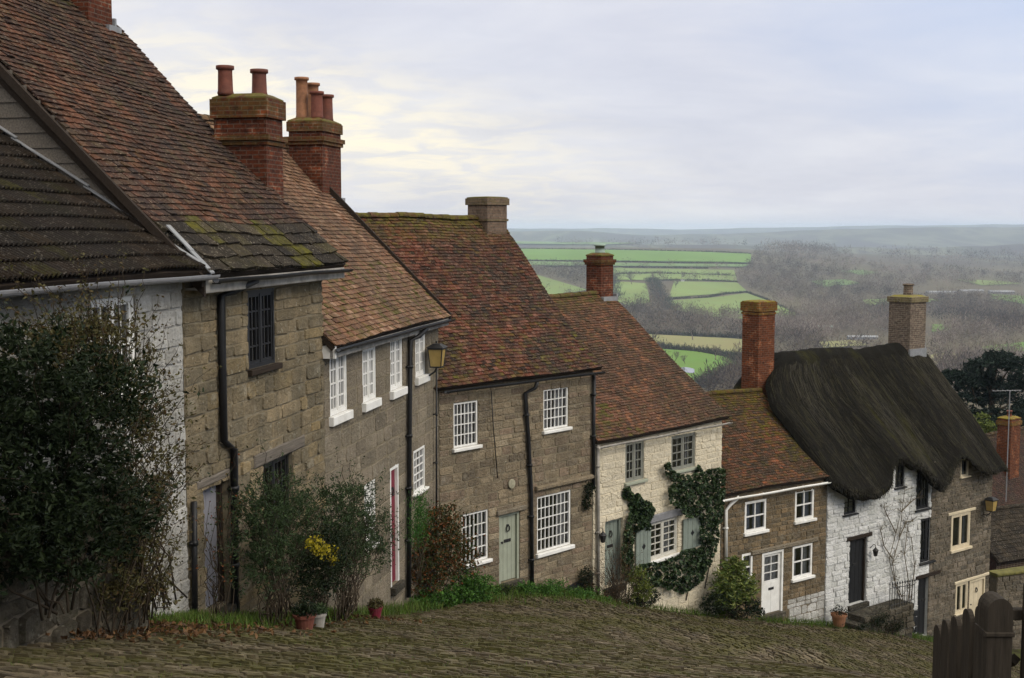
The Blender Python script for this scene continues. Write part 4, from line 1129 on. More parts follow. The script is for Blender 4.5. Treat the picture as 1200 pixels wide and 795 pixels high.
# inside the bend rows crowd together: thin them
cell = {}; keep = []
for i, c in enumerate(cs):
    k = (round(c[0]/.1), round(c[1]/.1))
    if k in cell: continue
    cell[k] = 1; keep.append(i)
cs = cs[keep]
def hb(x, y): return near_h(x, y)
n = len(cs)
tz = rng.uniform(-.012,.014,n); corner = np.zeros((n,8,3))
sx = [-1,1,1,-1]; sy = [-1,-1,1,1]
for k in range(4):
    for lv in (0,1):
        f = 1.0 if lv == 0 else .8
        du = sx[k]*cs[:,4]/2*f; dv = sy[k]*cs[:,5]/2*f
        x = cs[:,0]+cs[:,3]*du+cs[:,2]*dv; y = cs[:,1]-cs[:,2]*du+cs[:,3]*dv
        z = near_h(x, y)+(-.05 if lv == 0 else .012+tz+rng.uniform(-.009,.009,n))
        corner[:,k+4*lv] = np.stack([x, y, z], -1)
Q = []
for f in ((4,5,6,7),(0,1,5,4),(1,2,6,5),(2,3,7,6),(3,0,4,7)): Q.append(corner[:,f])
Q = np.stack(Q, 1).reshape(-1,4,3)
cc = np.repeat(np.stack([rng.random(n), rng.random(n), np.zeros(n)], -1), 5, axis=0)
tag(quads('cobbled_street', Q, cc, M['cobble']), kind='structure')

# ================================================================== foliage
def leaf_quads(P, size, aspect=.5, up=.4, outward=None, droop=0.0):
    n = len(P)
    d = rng.normal(size=(n,3)); d[:,2] = d[:,2]*.7+up-droop
    if outward is not None: d += outward
    d /= np.linalg.norm(d, axis=1, keepdims=True)+1e-9
    s = np.cross(d, rng.normal(size=(n,3))); s /= np.linalg.norm(s, axis=1, keepdims=True)+1e-9
    nn = np.cross(d, s)
    L = size*rng.uniform(.6,1.35,(n,1)); W = L*aspect*.5; fold = nn*L*.12
    return np.stack([P-d*L*.5, P+s*W+fold, P+d*L*.5, P-s*W+fold], 1)
def in_blobs(H, blobs, n, yoff, ydep, shell=.55):
    """blobs (px,py,rx,ry) in the plane y = yoff of a house; positions in world space"""
    ar = np.array([b[2]*b[3] for b in blobs], float); ids = rng.choice(len(blobs), n, p=ar/ar.sum())
    cen, axs = [], []
    for b in blobs:
        c = H.loc(b[0], b[1], yoff); e = H.loc(b[0]+b[2], b[1], yoff); v = H.loc(b[0], b[1]-b[3], yoff)
        cen.append((c[0], yoff, c[1])); axs.append((min(abs(e[0]-c[0]), 1.6), ydep, abs(v[1]-c[1])))
    cen = np.array(cen); axs = np.array(axs)
    d = rng.normal(size=(n,3)); d /= np.linalg.norm(d, axis=1, keepdims=True)
    r = (shell+(1-shell)*rng.random((n,1)))*(1+.16*rng.normal(size=(n,1)))
    L = cen[ids]+d*axs[ids]*r
    out = np.zeros_like(L); out[:,0] = H.P[0]+H.x[0]*L[:,0]+H.y[0]*L[:,1]; out[:,1] = H.P[1]+H.x[1]*L[:,0]+H.y[1]*L[:,1]; out[:,2] = H.zb+L[:,2]
    od = np.stack([H.x[0]*d[:,0]+H.y[0]*d[:,1], H.x[1]*d[:,0]+H.y[1]*d[:,1], d[:,2]], -1)
    cw_ = []
    for c in cen: cw_.append([H.P[0]+H.x[0]*c[0]+H.y[0]*c[1], H.P[1]+H.x[1]*c[0]+H.y[1]*c[1], H.zb+c[2]])
    return out, od, np.array(cw_)
def clump(P, n_c, spread):
    """pull points towards random clump centres so the mass has gaps"""
    c = P[rng.choice(len(P), n_c)]
    d = np.linalg.norm(P[:,None]-c[None], axis=2); k = d.argmin(1)
    return c[k]+(P-c[k])*spread+rng.normal(size=P.shape)*.01
def branch_path(p0, p1, k=6, wig=.08, sag=0.0):
    p0, p1 = np.array(p0, float), np.array(p1, float); L = np.linalg.norm(p1-p0)
    return [p0+(p1-p0)*i/k+np.array([U(-1,1),U(-1,1),U(-1,1)])*wig*L*math.sin(math.pi*i/k)+np.array([0,0,sag*L*math.sin(math.pi*i/k)]) for i in range(k+1)]
def shrub(name, label, cat, H, yoff, ydep, blobs, n, size, mat, foot, aspect=.5, nc=None, spread=.6, stems=10, sprays=0, up=.4, shell=.55, stem_r=.014, stem_mat='twig', group=None, fs=.15):
    P, od, cen = in_blobs(H, blobs, n, yoff, ydep, shell)
    f = H.loc(foot[0], foot[1], yoff); fw = H.world(f[0], yoff, f[1])
    root = tag(empty(name, fw), label, cat, group)
    if nc: P = clump(P, nc, spread)
    V = leaf_quads(P, size, aspect, up, od*.5)-fw
    C_ = np.stack([rng.random(n)*.6+.4*np.clip(.5+rng.normal(size=n)*.3,0,1), rng.random(n), np.zeros(n)], -1)
    st = MB()
    tips = P[rng.choice(n, stems)] if stems else []
    for tp in tips:
        q_ = U(-fs,fs); b = fw+np.array([H.x[0]*q_, H.x[1]*q_, 0])+np.array([U(-.1,.1),U(-.1,.1),0])
        st.tube([q-fw for q in branch_path(b, tp, 6, .09)], [stem_r*(1-.12*i) for i in range(7)], 4)
    ex = []
    for _ in range(sprays):
        b = P[rng.choice(n)]; c = cen.mean(0); o = b-c; o[2] = abs(o[2])+.2; o /= np.linalg.norm(o)+1e-9
        ln = U(.3,1.0); tip = b+o*ln+np.array([0,0,-.15*ln])
        pth = branch_path(b-o*.2, tip, 6, .06, .12)
        st.tube([q-fw for q in pth], [.006-.0007*i for i in range(7)], 3)
        for q in pth[2:]:
            for _k in range(random.randint(1,4)): ex.append(q+rng.normal(size=3)*.03)
    if ex:
        e = np.array(ex); V = np.concatenate([V, leaf_quads(e, size*.9, aspect, up)-fw])
        C_ = np.concatenate([C_, np.stack([rng.random(len(e)), rng.random(len(e)), np.zeros(len(e))], -1)])
    quads('foliage', V, C_, M[mat], root)
    if st.v: st.build('stem', M[stem_mat], root, True)
    return root, fw, P

# big evergreen over the low wall at the left
shrub('evergreen_bush', 'huge dark evergreen bush in front of the low white cottage', 'bush', A, -1.0, .75,
      [(55,545,85,95),(20,450,65,85),(95,470,60,80),(30,610,80,55),(110,600,60,60),(70,650,70,40)], 25000, .066, 'leaf_dark', (60,722), .45, 300, .62, 9, 90, shell=.3, stem_r=.014)
shrub('climbing_rose', 'straggly brown rambling rose arching over the white wall end', 'bush', A, -.75, .45,
      [(70,405,75,50),(130,440,55,60),(165,490,46,70),(182,575,34,80),(160,640,42,80),(110,385,50,28),(175,690,30,36),(140,690,30,36)], 11000, .05, 'leaf_brown', (165,728), .5, 260, .7, 34, 240, shell=.1, stem_r=.011, fs=1.0)
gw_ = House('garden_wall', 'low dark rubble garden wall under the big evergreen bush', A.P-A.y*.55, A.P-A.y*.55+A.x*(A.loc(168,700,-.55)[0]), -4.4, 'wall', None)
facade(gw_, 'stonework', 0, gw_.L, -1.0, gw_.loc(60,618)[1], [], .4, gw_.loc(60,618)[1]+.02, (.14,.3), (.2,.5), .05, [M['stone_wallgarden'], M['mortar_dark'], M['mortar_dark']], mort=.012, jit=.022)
mb = MB(); zc = gw_.loc(60,618)[1]; x = 0
while x < gw_.L-.1:
    w = min(U(.3,.55), gw_.L-x); mb.cbox(x+.005, x+w-.005, -.06, .44, zc+.003, zc+U(.08,.13), .02); x += w
mb.build('coping', M['stone_wallgarden'], gw_.root)
pw = at(4, 735, 12.2); mb = MB(); mb.cbox(-.06,.06,-.06,.06,-.4,.42,.012); mb.v = [(x+pw[0],y+pw[1],z+pw[2]) for x,y,z in mb.v]
tag(mb.build('wooden_post', M['post_wood']), 'short ochre wooden post at the foot of the evergreen bush', 'post')

# shrubs along the foot of the walls
shrub('bare_briar', 'thin leafless briar with a few orange hips in front of the lilac door', 'briar', B, -.5, .2, [(255,660,18,50),(262,620,14,40)], 130, .035, 'leaf_rust', (258,730), .6, None, 1, 16, 12, stem_r=.008)
shrub('lavender_bush', 'loose grey green bush beside the drainpipe in front of the barred window', 'bush', B, -.75, .45,
      [(318,590,34,45),(335,640,34,50),(305,650,26,55),(350,600,26,40),(300,600,16,40)], 9000, .058, 'leaf_olive', (325,725), .32, 170, .6, 46, 60, shell=.2, stem_r=.009, fs=.45)
_, _, Py = shrub('flowering_shrub', 'dark shrub topped with bright yellow flowers', 'shrub', C, -1.0, .4, [(372,672,26,40),(378,640,26,26)], 4200, .055, 'leaf_dark', (372,718), .5, 150, .75, 16, 8, shell=.3)
fl_root = [o for o in bpy.data.objects if o.name.startswith('flowering_shrub') and o.type == 'EMPTY'][0]
bl, od, _c = in_blobs(C, [(368,636,9,7),(378,645,10,7),(388,653,5,9)], 340, -1.2, .15, .3)
quads('blossoms', leaf_quads(bl, .042, .9)-np.array(fl_root.location), np.stack([rng.random(340)]*3, -1), M['petal'], fl_root)
shrub('olive_bush', 'tall grey olive bush with twiggy base left of the crimson door', 'bush', C, -.85, .45,
      [(398,610,30,44),(425,615,26,40),(408,650,26,36),(440,640,20,40),(388,580,16,24),(420,575,16,20)], 9500, .055, 'leaf_olive', (405,722), .34, 180, .6, 55, 80, shell=.2, stem_r=.009, fs=.4)
shrub('small_conifer', 'small bright green upright conifer beside the corner downpipe', 'conifer', C, -.7, .22, [(491,600,9,26),(490,620,12,24),(492,585,5,14)], 2600, .055, 'leaf_conifer', (491,680), .22, None, 1, 6, 0, up=1.2, shell=.1)
shrub('rust_leaved_bush', 'big bush with rust red and green leaves left of the sage door', 'bush', D, -1.0, .6,
      [(492,640,30,36),(520,630,28,34),(505,670,40,30),(538,655,18,34),(480,665,22,30),(515,605,20,18)], 9000, .075, 'leaf_rust', (505,712), .5, 330, .75, 26, 40, shell=.3)
shrub('leafy_groundcover_plant', 'low fresh green leafy plants under the rust coloured bush', 'plants', D, -1.3, .4, [(530,700,28,18),(560,692,24,18),(548,683,16,16),(500,706,28,13),(470,712,16,9)], 6500, .07, 'leaf_green', (545,715), .5, 160, .7, 8, 0, shell=.2)
shrub('round_lavender', 'small round dark bush beside the sage door step', 'bush', D, -.75, .28, [(592,697,10,12)], 1300, .05, 'leaf_dark', (592,710), .25, None, 1, 6, 0, up=.8, shell=.2)
shrub('leafy_groundcover_plant', 'low fresh green plants under the black plinth right of the sage door', 'plants', D, -.8, .35, [(640,692,26,12),(672,701,28,11),(698,707,18,9),(618,688,11,8)], 6200, .06, 'leaf_green', (660,711), .5, 170, .7, 8, 0, shell=.2)
shrub('wall_fern', 'dark tuft of ivy growing on the stone ledge corner', 'plant', D, -.1, .12, [(690,574,6,11),(688,590,5,9)], 500, .06, 'leaf_dark', (690,598), .6, None, 1, 2, 0)
shrub('wall_fern', 'dark green tuft growing on the end of the black plinth', 'plant', D, -.15, .15, [(686,676,8,12),(690,690,7,10)], 700, .06, 'leaf_dark', (688,700), .6, None, 1, 2, 0)
shrub('brown_twiggy_shrub', 'bare brown twiggy shrub by the arched door of the cream cottage', 'shrub', E, -.7, .3, [(722,672,16,26),(712,684,12,20),(735,690,12,18)], 420, .04, 'dead_leaf', (720,712), .5, None, 1, 110, 60, stem_r=.009)
shrub('lime_shrub', 'small yellow green shrub between the twiggy shrub and the ivy', 'shrub', E, -.75, .3, [(748,680,9,16),(752,694,12,12)], 1100, .075, 'leaf_lime', (748,712), .5, 60, .7, 8, 4)
shrub('dark_low_bush', 'dark low bush at the foot of the ivy', 'bush', E, -.6, .3, [(758,700,14,12),(742,704,10,9)], 1500, .06, 'leaf_dark', (756,714), .5, 60, .7, 6, 2)
shrub('spotted_laurel', 'yellow spotted laurel bush left of the white glazed door', 'bush', Fh, -.75, .42, [(855,680,20,20),(872,690,16,18),(850,700,18,14),(862,662,12,10)], 2600, .17, 'leaf_spotted', (858,724), .32, 110, .8, 12, 0, shell=.35, up=.1)
shrub('trailing_plants', 'dark trailing plants spilling over the rubble face of the steps', 'plants', Gh, -.95, .2, [(1030,728,16,10),(1050,735,14,10),(1010,735,8,6)], 1500, .06, 'leaf_dark', (1040,745), .4, 60, .7, 6, 30, shell=.2)
shrub('dark_low_bush', 'dark low bush under the spotted laurel', 'bush', Fh, -.9, .35, [(840,706,18,14),(872,712,18,12),(886,716,8,8)], 2200, .08, 'leaf_dark', (860,728), .5, 80, .7, 6, 0)

# ivy on the cream cottage
def poly_pts(poly, n):
    poly = np.array(poly, float); lo, hi = poly.min(0), poly.max(0); out = []
    while len(out) < n:
        q = lo+(hi-lo)*rng.random((n*3,2)); ins = np.zeros(len(q), bool); j = len(poly)-1
        for i in range(len(poly)):
            a, b = poly[i], poly[j]
            ins ^= ((a[1] > q[:,1]) != (b[1] > q[:,1])) & (q[:,0] < (b[0]-a[0])*(q[:,1]-a[1])/(b[1]-a[1]+1e-9)+a[0]); j = i
        out.extend(q[ins].tolist())
    return np.array(out[:n])
def ivy(label, polys, n, H=E, thick=.3, stems=()):
    P = []; n = int(n*1.6)
    for poly, k in polys:
        pp = poly_pts(poly, int(n*k))
        c = pp[rng.choice(len(pp), max(8, len(pp)//26))]
        kk = np.linalg.norm(pp[:,None]-c[None], axis=2).argmin(1); pp = c[kk]+(pp-c[kk])*.8
        dep = rng.random(len(c))
        for (x, y), q in zip(pp, kk):
            yy = -.03-thick*dep[q]*U(.3,1.0)
            s, z = H.loc(x, y, yy); P.append(H.world(s, yy, z))
    P = np.array(P); ow = np.tile(np.array([-H.y[0]*.6, -H.y[1]*.6, -.5]), (len(P),1))
    f = P[P[:,2].argmin()].copy()
    root = tag(empty('ivy', f), label, 'ivy', 'ivy on the cream cottage')
    V = leaf_quads(P, .09, .8, 0, ow)-f
    quads('foliage', V, np.stack([rng.random(len(P)), rng.random(len(P)), np.zeros(len(P))], -1), M['leaf_ivy'], root)
    st = MB()
    for path in stems:
        pt = []
        for x, y in path:
            s, z = H.loc(x, y, -.05); pt.append(H.world(s, -.05, z)-f)
        st.tube(pt, .018, 5)
    if st.v: st.build('stem', M['bark'], root)
    return root
ivy('ivy column climbing between the arched door and the left shutter', [([(730,573),(737,570),(743,580),(750,577),(752,585),(764,590),(768,597),(763,612),(762,622),(747,622),(741,640),(743,662),(741,682),(730,680),(728,650),(731,625),(737,605),(737,588),(729,582)], 1)], 2300, thick=.22, stems=[[(733,700),(736,650),(744,600)]])
ivy('big ivy mass wrapped around the right shutter and under the wide window', [
    ([(778,543),(786,541),(789,552),(800,556),(812,556),(818,543),(824,553),(836,549),(850,549),(851,575),(848,600),(847,612),(840,618),(822,614),(818,607),(803,606),(793,598),(785,590),(783,572),(790,566),(779,556)], .48),
    ([(820,612),(840,612),(844,625),(838,650),(830,668),(822,672),(815,650),(820,640)], .14),
    ([(745,664),(765,659),(793,652),(800,644),(822,642),(830,660),(824,682),(812,690),(800,696),(788,692),(770,688),(752,690),(745,680)], .38)], 5200, thick=.38, stems=[[(806,694),(804,704)],[(826,690),(836,640),(832,600)],[(785,545),(792,560),(810,580)]])

# climbing rose on the thatched cottage
mb = MB(); f = Gh.loc(1063,724,-.25); fw = Gh.world(f[0], -.25, f[1]); root = tag(empty('wall_rose', fw), 'bare climbing rose trained up the white thatched cottage wall', 'climber')
paths = [[(1063,724),(1057,700),(1048,680),(1042,655),(1050,625),(1056,600)],[(1063,724),(1068,700),(1072,665),(1068,630)],[(1060,715),(1050,688),(1046,660),(1054,630),(1058,590),(1060,575)],[(1062,720),(1066,690),(1060,650),(1064,615)],[(1050,625),(1040,605),(1036,595)],[(1056,600),(1066,590),(1072,585)],[(1054,630),(1062,612),(1070,610)],[(1046,655),(1036,640),(1032,622)]]
tips = []
for path in paths:
    pt = []
    for i, (x, y) in enumerate(path):
        s, z = Gh.loc(x, y, -.1); pt.append(Gh.world(s, -.1, z)-fw)
    mb.tube(pt, [.02-.0025*i for i in range(len(pt))], 5); tips += pt[1:]
for t in tips:
    for _ in range(7):
        mb.tube(branch_path(t, t+np.array([U(-.35,.35),U(-.1,.1),U(0,.4)]), 3, .1), .005, 3)
mb.build('stem', plain_mat('rose_stems', (.11,.085,.05), .8), root)
e = np.array([tips[random.randrange(len(tips))]+np.array([U(-.3,.3),U(-.08,.05),U(-.1,.4)]) for _ in range(160)])
quads('foliage', leaf_quads(e, .06, .6), np.stack([rng.random(160)]*3, -1), M['leaf_brown'], root)

# verge grass, weeds and fallen leaves
def scatter_line(pts, n, spread):
    out = []
    for _ in range(n):
        i = random.randrange(len(pts)-1); a = random.random()
        H, x0, y0 = pts[i]; H2, x1, y1 = pts[i+1]
        p = gp(H, x0, y0)*(1-a)+gp(H2, x1, y1)*a if H is H2 else gp(H, x0, y0)
        nn = -H.y; t = abs(random.gauss(0, 1))*spread
        out.append((p[0]+nn[0]*t+U(-.2,.2), p[1]+nn[1]*t+U(-.2,.2)))
    return np.array(out)
def blades(XY, h, w):
    n = len(XY); b = np.c_[XY, near_h(XY[:,0], XY[:,1])-.03]
    an = rng.uniform(0, 6.28, n); d = np.stack([np.cos(an), np.sin(an), np.zeros(n)], -1)
    L = h*rng.uniform(.4,1.3,(n,1)); tip = b+np.array([0,0,1])*L+np.stack([np.cos(an+1.5), np.sin(an+1.5), np.zeros(n)], -1)*L*rng.uniform(.1,.8,(n,1))
    return np.stack([b-d*w, b+d*w, tip+d*w*.2, tip-d*w*.2], 1)
XY = np.concatenate([scatter_line([(A,160,735),(A,212,729),(B,222,729),(B,290,727)], 6500, .35), scatter_line([(B,290,727),(B,370,722),(C,400,718),(C,505,704)], 4500, .3),
                     scatter_line([(D,515,695),(D,590,690),(D,690,697)], 5000, .7), scatter_line([(E,700,700),(E,845,718),(Fh,880,724),(Fh,975,729)], 2600, .35), scatter_line([(Gh,985,733),(Gh,1060,744),(Gh,1094,749)], 2500, .5)])
V = blades(XY, .15, .009); nb = len(V)
tag(quads('verge_grass', V, np.stack([rng.random(nb), rng.random(nb), np.zeros(nb)], -1), M['grass']), kind='stuff')
sel = cs[rng.random(len(cs)) < .5]; k = len(sel)
q = np.c_[sel[:,0]+rng.uniform(-.12,.12,k), sel[:,1]+rng.uniform(-.12,.12,k)]
msk = np.array([wob(a*.8, b*.7, 2.0) > -.1 for a, b in q]); q = np.repeat(q[msk], 3, axis=0)+rng.normal(size=(msk.sum()*3,2))*.03
V = blades(q, .05, .005); nb = len(V)
tag(quads('moss_grass', V, np.stack([rng.random(nb), rng.random(nb), np.zeros(nb)], -1), M['grass']), kind='stuff')
XY = np.concatenate([scatter_line([(A,5,738),(A,212,731)], 900, .7), scatter_line([(B,222,729),(B,370,722),(C,440,714)], 350, .8)])
Pz = np.c_[XY, near_h(XY[:,0], XY[:,1])+.03+rng.random(len(XY))*.04]
tag(quads('fallen_leaves', leaf_quads(Pz, .08, .6, 0), np.stack([rng.random(len(Pz))]*3, -1), M['dead_leaf']), kind='stuff')

# ================================================================== small things on the street
def pot(name, label, px, py, H, yoff, r, h, mat, plant=None):
    s, z = H.loc(px, py, yoff); p = H.world(s, yoff, z); p[2] = min(p[2]+0, float(near_h(np.array([p[0]]), np.array([p[1]]))[0])+.01)+0
    root = tag(empty(name, p), label, 'plant pot', 'pots along the cottage walls')
    m = MB(); m.lathe(0, 0, [(r*.7,0),(r*.74,.02),(r*.95,h*.8),(r*1.08,h*.82),(r*1.1,h),(r*.98,h),(r*.92,h*.86)], 18); m.build('pot_body', M[mat], root, False)
    if plant:
        n = 260; d = rng.normal(size=(n,3)); d /= np.linalg.norm(d, axis=1, keepdims=True); d[:,2] = abs(d[:,2])
        quads('foliage', leaf_quads(d*r*1.25*rng.random((n,1))**.5+np.array([0,0,h]), .07, .4, .8), np.stack([rng.random(n)]*3, -1), M[plant], root)
    return root
pot('plant_pot', 'terracotta pot on the kerb below the yellow flowers', 357, 731, C, -1.35, .15, .22, 'pot', 'leaf_dark')
pot('plant_pot', 'mossy cream pot right beside the terracotta pot', 373, 731, C, -1.3, .11, .22, 'fascia', 'leaf_olive')
pot('plant_pot', 'crimson glazed pot below the crimson door', 440, 724, C, -.9, .12, .2, 'crimson', 'leaf_brown')
pot('plant_pot', 'brown pot at the corner of the white thatched cottage', 983, 727, Gh, -.5, .24, .4, 'pot_buff', 'leaf_dark')

def lantern(label, H, px, py, y0, sc_=1.0, kind=0, glass='amber'):
    s, z = H.loc(px, py, y0); p = H.world(s, y0, z)
    root = tag(empty('wall_lantern', p, H.rz), label, 'lantern')
    m = MB()
    k = sc_
    if kind == 0:
        m.box(-.17*k,.17*k,-.17*k,.17*k,.2*k,.24*k); m.box(-.13*k,.13*k,-.13*k,.13*k,-.2*k,-.17*k)
        m.add([(-.2*k,-.2*k,.24*k),(.2*k,-.2*k,.24*k),(.2*k,.2*k,.24*k),(-.2*k,.2*k,.24*k),(-.08*k,-.08*k,.32*k),(.08*k,-.08*k,.32*k),(.08*k,.08*k,.32*k),(-.08*k,.08*k,.32*k)], [(3,2,1,0),(4,5,6,7),(0,1,5,4),(1,2,6,5),(2,3,7,6),(3,0,4,7)])
        for a in (-1,1):
            for b in (-1,1): m.tube([(a*.16*k,b*.16*k,.2*k),(a*.12*k,b*.12*k,-.19*k)], .012*k, 4)
        m.tube([(0,0,-.19*k),(0,.05,-.3*k),(0,-y0*.6,-.38*k),(0,-y0+.02,-.38*k)], .02, 6)
        m.build('lantern_frame', M['iron'], root)
        g_ = MB(); a, b = .155*k, .115*k
        g_.add([(-b,-b,-.17*k),(b,-b,-.17*k),(b,b,-.17*k),(-b,b,-.17*k),(-a,-a,.2*k),(a,-a,.2*k),(a,a,.2*k),(-a,a,.2*k)], [(0,1,5,4),(1,2,6,5),(2,3,7,6),(3,0,4,7),(0,3,2,1)])
        g_.build('lantern_glass', M[glass], root)
    else:
        m.lathe(0,0,[(.03,-.12),(.06,-.1),(.09,.06),(.11,.08),(.03,.16),(.015,.2)], 8)
        m.tube([(0,0,.2),(0,.03,.27),(0,.1,.26),(0,-y0,.12)], .012, 5)
        m.build('lantern_frame', M['iron'], root)
        g_ = MB(); g_.lathe(0,0,[(.055,-.09),(.085,.055)], 8); g_.v = [(x*1.02,y*1.02,zz) for x,y,zz in g_.v]; g_.build('lantern_glass', M['grey_paint'], root)
    return root
lantern('amber glass lantern on the corner of the four window cottage', C, 512, 420, -.28, 1.0)
lantern('amber street lantern at the far corner of the stone thatched cottage', Hh, 1161.5, 593, -.3, 1.0)
lantern('small black carriage lamp beside the arched grey green door', E, 706.5, 631, -.2, .8, 1)
lantern('black lantern right of the black front door', Gh, 1026, 648, -.2, .9, 1)

# steps and railing at the black door
st = MB(); a0 = Gh.loc(990,711)[0]; a1 = Gh.loc(1057,711)[0]; zt = Gh.loc(1005,711)[1]
st.cbox(a0, a1-.5, -.8, -.13, -2.6, zt-.05, .03); st.cbox(a0-.35, a0-.003, -.9, -.13, -2.6, zt-.25, .03); st.cbox(a0-.7, a0-.353, -.85, -.13, -2.6, zt-.45, .03)
stp = empty('stone_steps', Gh.world(a0, -.6, zt-.8), Gh.rz); tag(stp, 'dark stone steps up to the black front door', 'steps')
st.v = [(x-a0, y+.6, z-zt+.8) for x,y,z in st.v]; st.build('treads', M['slab'], stp)
rb = MB(); x = a0
for row in range(5):
    x = a0
    while x < a1-.5:
        w = U(.2,.45); z0_ = zt-.05-.2*(row+1); stone(rb, x, min(x+w, a1-.5), z0_, z0_+.2, .05, .01, 0, .015); x += w
rb.v = [(x_-a0, y_-.8+.6, z_-zt+.8) for x_,y_,z_ in rb.v]; rb.build('rubble_face', M['stone_wallgarden'], stp)
rl = empty('iron_railing', Gh.world(Gh.loc(1020,700)[0], -.75, zt-.05), Gh.rz); tag(rl, 'black iron railing on the steps below the climbing rose', 'railing')
b0 = Gh.loc(1019,700,-.75)[0]; b1 = Gh.loc(1049,700,-.75)[0]; L_ = b1-b0
rt = MB(); rt.tube([(0,0,.72),(L_,0,.6)], .014, 5); rt.tube([(0,0,.12),(L_,0,.1)], .012, 5); rt.build('rail', M['iron'], rl)
for i in range(11):
    bm_ = MB(); x = L_*i/10; h = .82-.12*i/10
    bm_.tube([(x,0,-.05),(x,0,h)], .011, 5); bm_.lathe(x, 0, [(.01,h),(.03,h+.03),(.004,h+.1)], 6); bm_.build('baluster', M['iron'], rl)

# picket fence, bottom right
FP = [(2.0,5.0,.105,-1.48,.06),(1.997,5.27,.09,-1.61,.022),(1.996,5.41,.09,-1.665,.022),(1.996,5.555,.09,-1.745,.022),(1.998,5.68,.09,-1.80,.022),(2.0,5.79,.09,-1.86,.022)]
fr = tag(empty('picket_fence', (2.0,5.0,-2.6)), 'dark weathered picket fence with rounded tops at the bottom right corner', 'fence')
for i, (x, y, w, zt_, th) in enumerate(FP):
    x = x*1.0229+.004; zt_ *= 1.019
    p = MB(); n = 10
    if i == 0:
        prof = [(-w/2,-.2),(w/2,-.2)]+[(w/2*math.cos(a), 2.6+zt_-w*.55+w*.55*math.sin(a)) for a in np.linspace(0, math.pi, n)]
        k = len(prof); p.add([(a,-.055,b) for a,b in prof]+[(a,.055,b) for a,b in prof], [tuple(range(k)), tuple(range(2*k-1,k-1,-1))]+[(j,k+j,k+(j+1)%k,(j+1)%k) for j in range(k)])
        p.cbox(-w/2-.008, w/2+.008, -.063, .063, 2.6+zt_-.16, 2.6+zt_-.14, .004)
        o = p.build('post', M['fence_wood'], fr)
    else:
        prof = [(-w/2,-.2),(w/2,-.2)]+[(w/2*math.cos(a), 2.6+zt_-w*.5+w*.5*math.sin(a)) for a in np.linspace(0, math.pi, n)]
        k = len(prof); p.add([(-th/2,a+y-5,b) for a,b in prof]+[(th/2,a+y-5,b) for a,b in prof], [tuple(range(k)), tuple(range(2*k-1,k-1,-1))]+[(j,k+j,k+(j+1)%k,(j+1)%k) for j in range(k)])
        p.v = [(a+x-2.0, b, c) for a,b,c in p.v]; o = p.build('picket', M['fence_wood'], fr)
for dz in (.25, .75):
    p = MB(); p.tube([(.11,.05,2.6-1.55-dz),(.11,.85,2.6-1.98-dz)], .025, 4); p.build('rail', M['fence_wood'], fr)
gt = tag(empty('garden_gate', (2.06,5.0,-2.6)), 'dark wooden garden gate hung on the fence post at the right edge', 'gate')
for dz in (.12, .6):
    p = MB(); p.cbox(0,.5,.01,.045,2.6-1.5-dz,2.6-1.5-dz+.045,.004); p.build('rail', M['fence_wood'], gt)
for k in range(4):
    p = MB(); x = .1+k*.115; p.cbox(x-.045, x+.045,-.015,.008,.1,2.6-1.46-.02*k,.006); p.build('picket', M['fence_wood'], gt)

# mossy rubble wall and aerial at the right edge
mw = House('boundary_wall', 'stone wall with a mossy coping below the brick house', at(1168,690,47.5)[:2], at(1168,690,47.5)[:2]+np.array([.93,.37])*7, -16.3, 'wall', None)
zt2 = mw.loc(1172,676)[1]
facade(mw, 'stonework', 0, mw.L, -1.5, zt2, [], .4, zt2+.02, (.12,.22), (.2,.45), .03, [M['stone_dark'], M['mortar_dark'], M['mortar_dark']])
cpg = MB(); cpg.cbox(-.05, mw.L, -.08, .46, zt2+.003, zt2+.14, .04); cpg.build('coping', plain_mat('mossy_coping', (.12,.11,.03), .95, .5, 4), mw.root)

# ================================================================== trees
def bare_tree(name, label, pos, h, group=None, seed=0, twigs=700):
    rs = np.random.default_rng(seed)
    root = tag(empty(name, pos), label, 'tree', group)
    mb = MB(); ends = []
    def grow(p, d, L, r, lv):
        n = 4; pts = [p]
        for i in range(n):
            d = d+rs.normal(size=3)*.13; d[2] += .06; d /= np.linalg.norm(d); pts.append(pts[-1]+d*L/n)
        mb.tube(pts, [r*(1-.1*i) for i in range(n+1)], 4 if lv > 1 else 6, cap=False)
        if lv >= 4: ends.extend(pts[1:]); return
        for k in range(3 if lv else 5):
            q = pts[min(n, 2+int(rs.integers(0,3)))]; nd = d+rs.normal(size=3)*(.6 if lv else .55); nd[2] = abs(nd[2])*.8+.25; nd /= np.linalg.norm(nd)
            grow(q, nd, L*rs.uniform(.55,.8), r*.55, lv+1)
    grow(np.array([0,0,-.2]), np.array([0,0,1.]), h*.36, h*.022, 0)
    mb.build('trunk', M['winter'], root)
    e = np.array(ends); e = e[rs.choice(len(e), twigs)]
    V = leaf_quads(e+rs.normal(size=e.shape)*.02*h, .085*h, .04, .9)
    quads('crown', V, np.stack([rs.random(twigs)]*3, -1), M['winter'], root)
    return root
protos = []
def copy_tree(o, pos, s, rz):
    c = o.copy(); col.objects.link(c); c.location = [float(q) for q in pos]; c.scale = (s,s,s); c.rotation_euler = (0,0,rz)
    for ch in o.children:
        d = ch.copy(); col.objects.link(d); d.parent = c
    return c
near_trees = [(770,436,20),(784,452,26),(872,452,42),(884,462,36),(862,430,30),(896,440,30),(850,462,24),(745,398,22),(763,402,24),(838,424,22),(803,428,14),(792,424,14)]
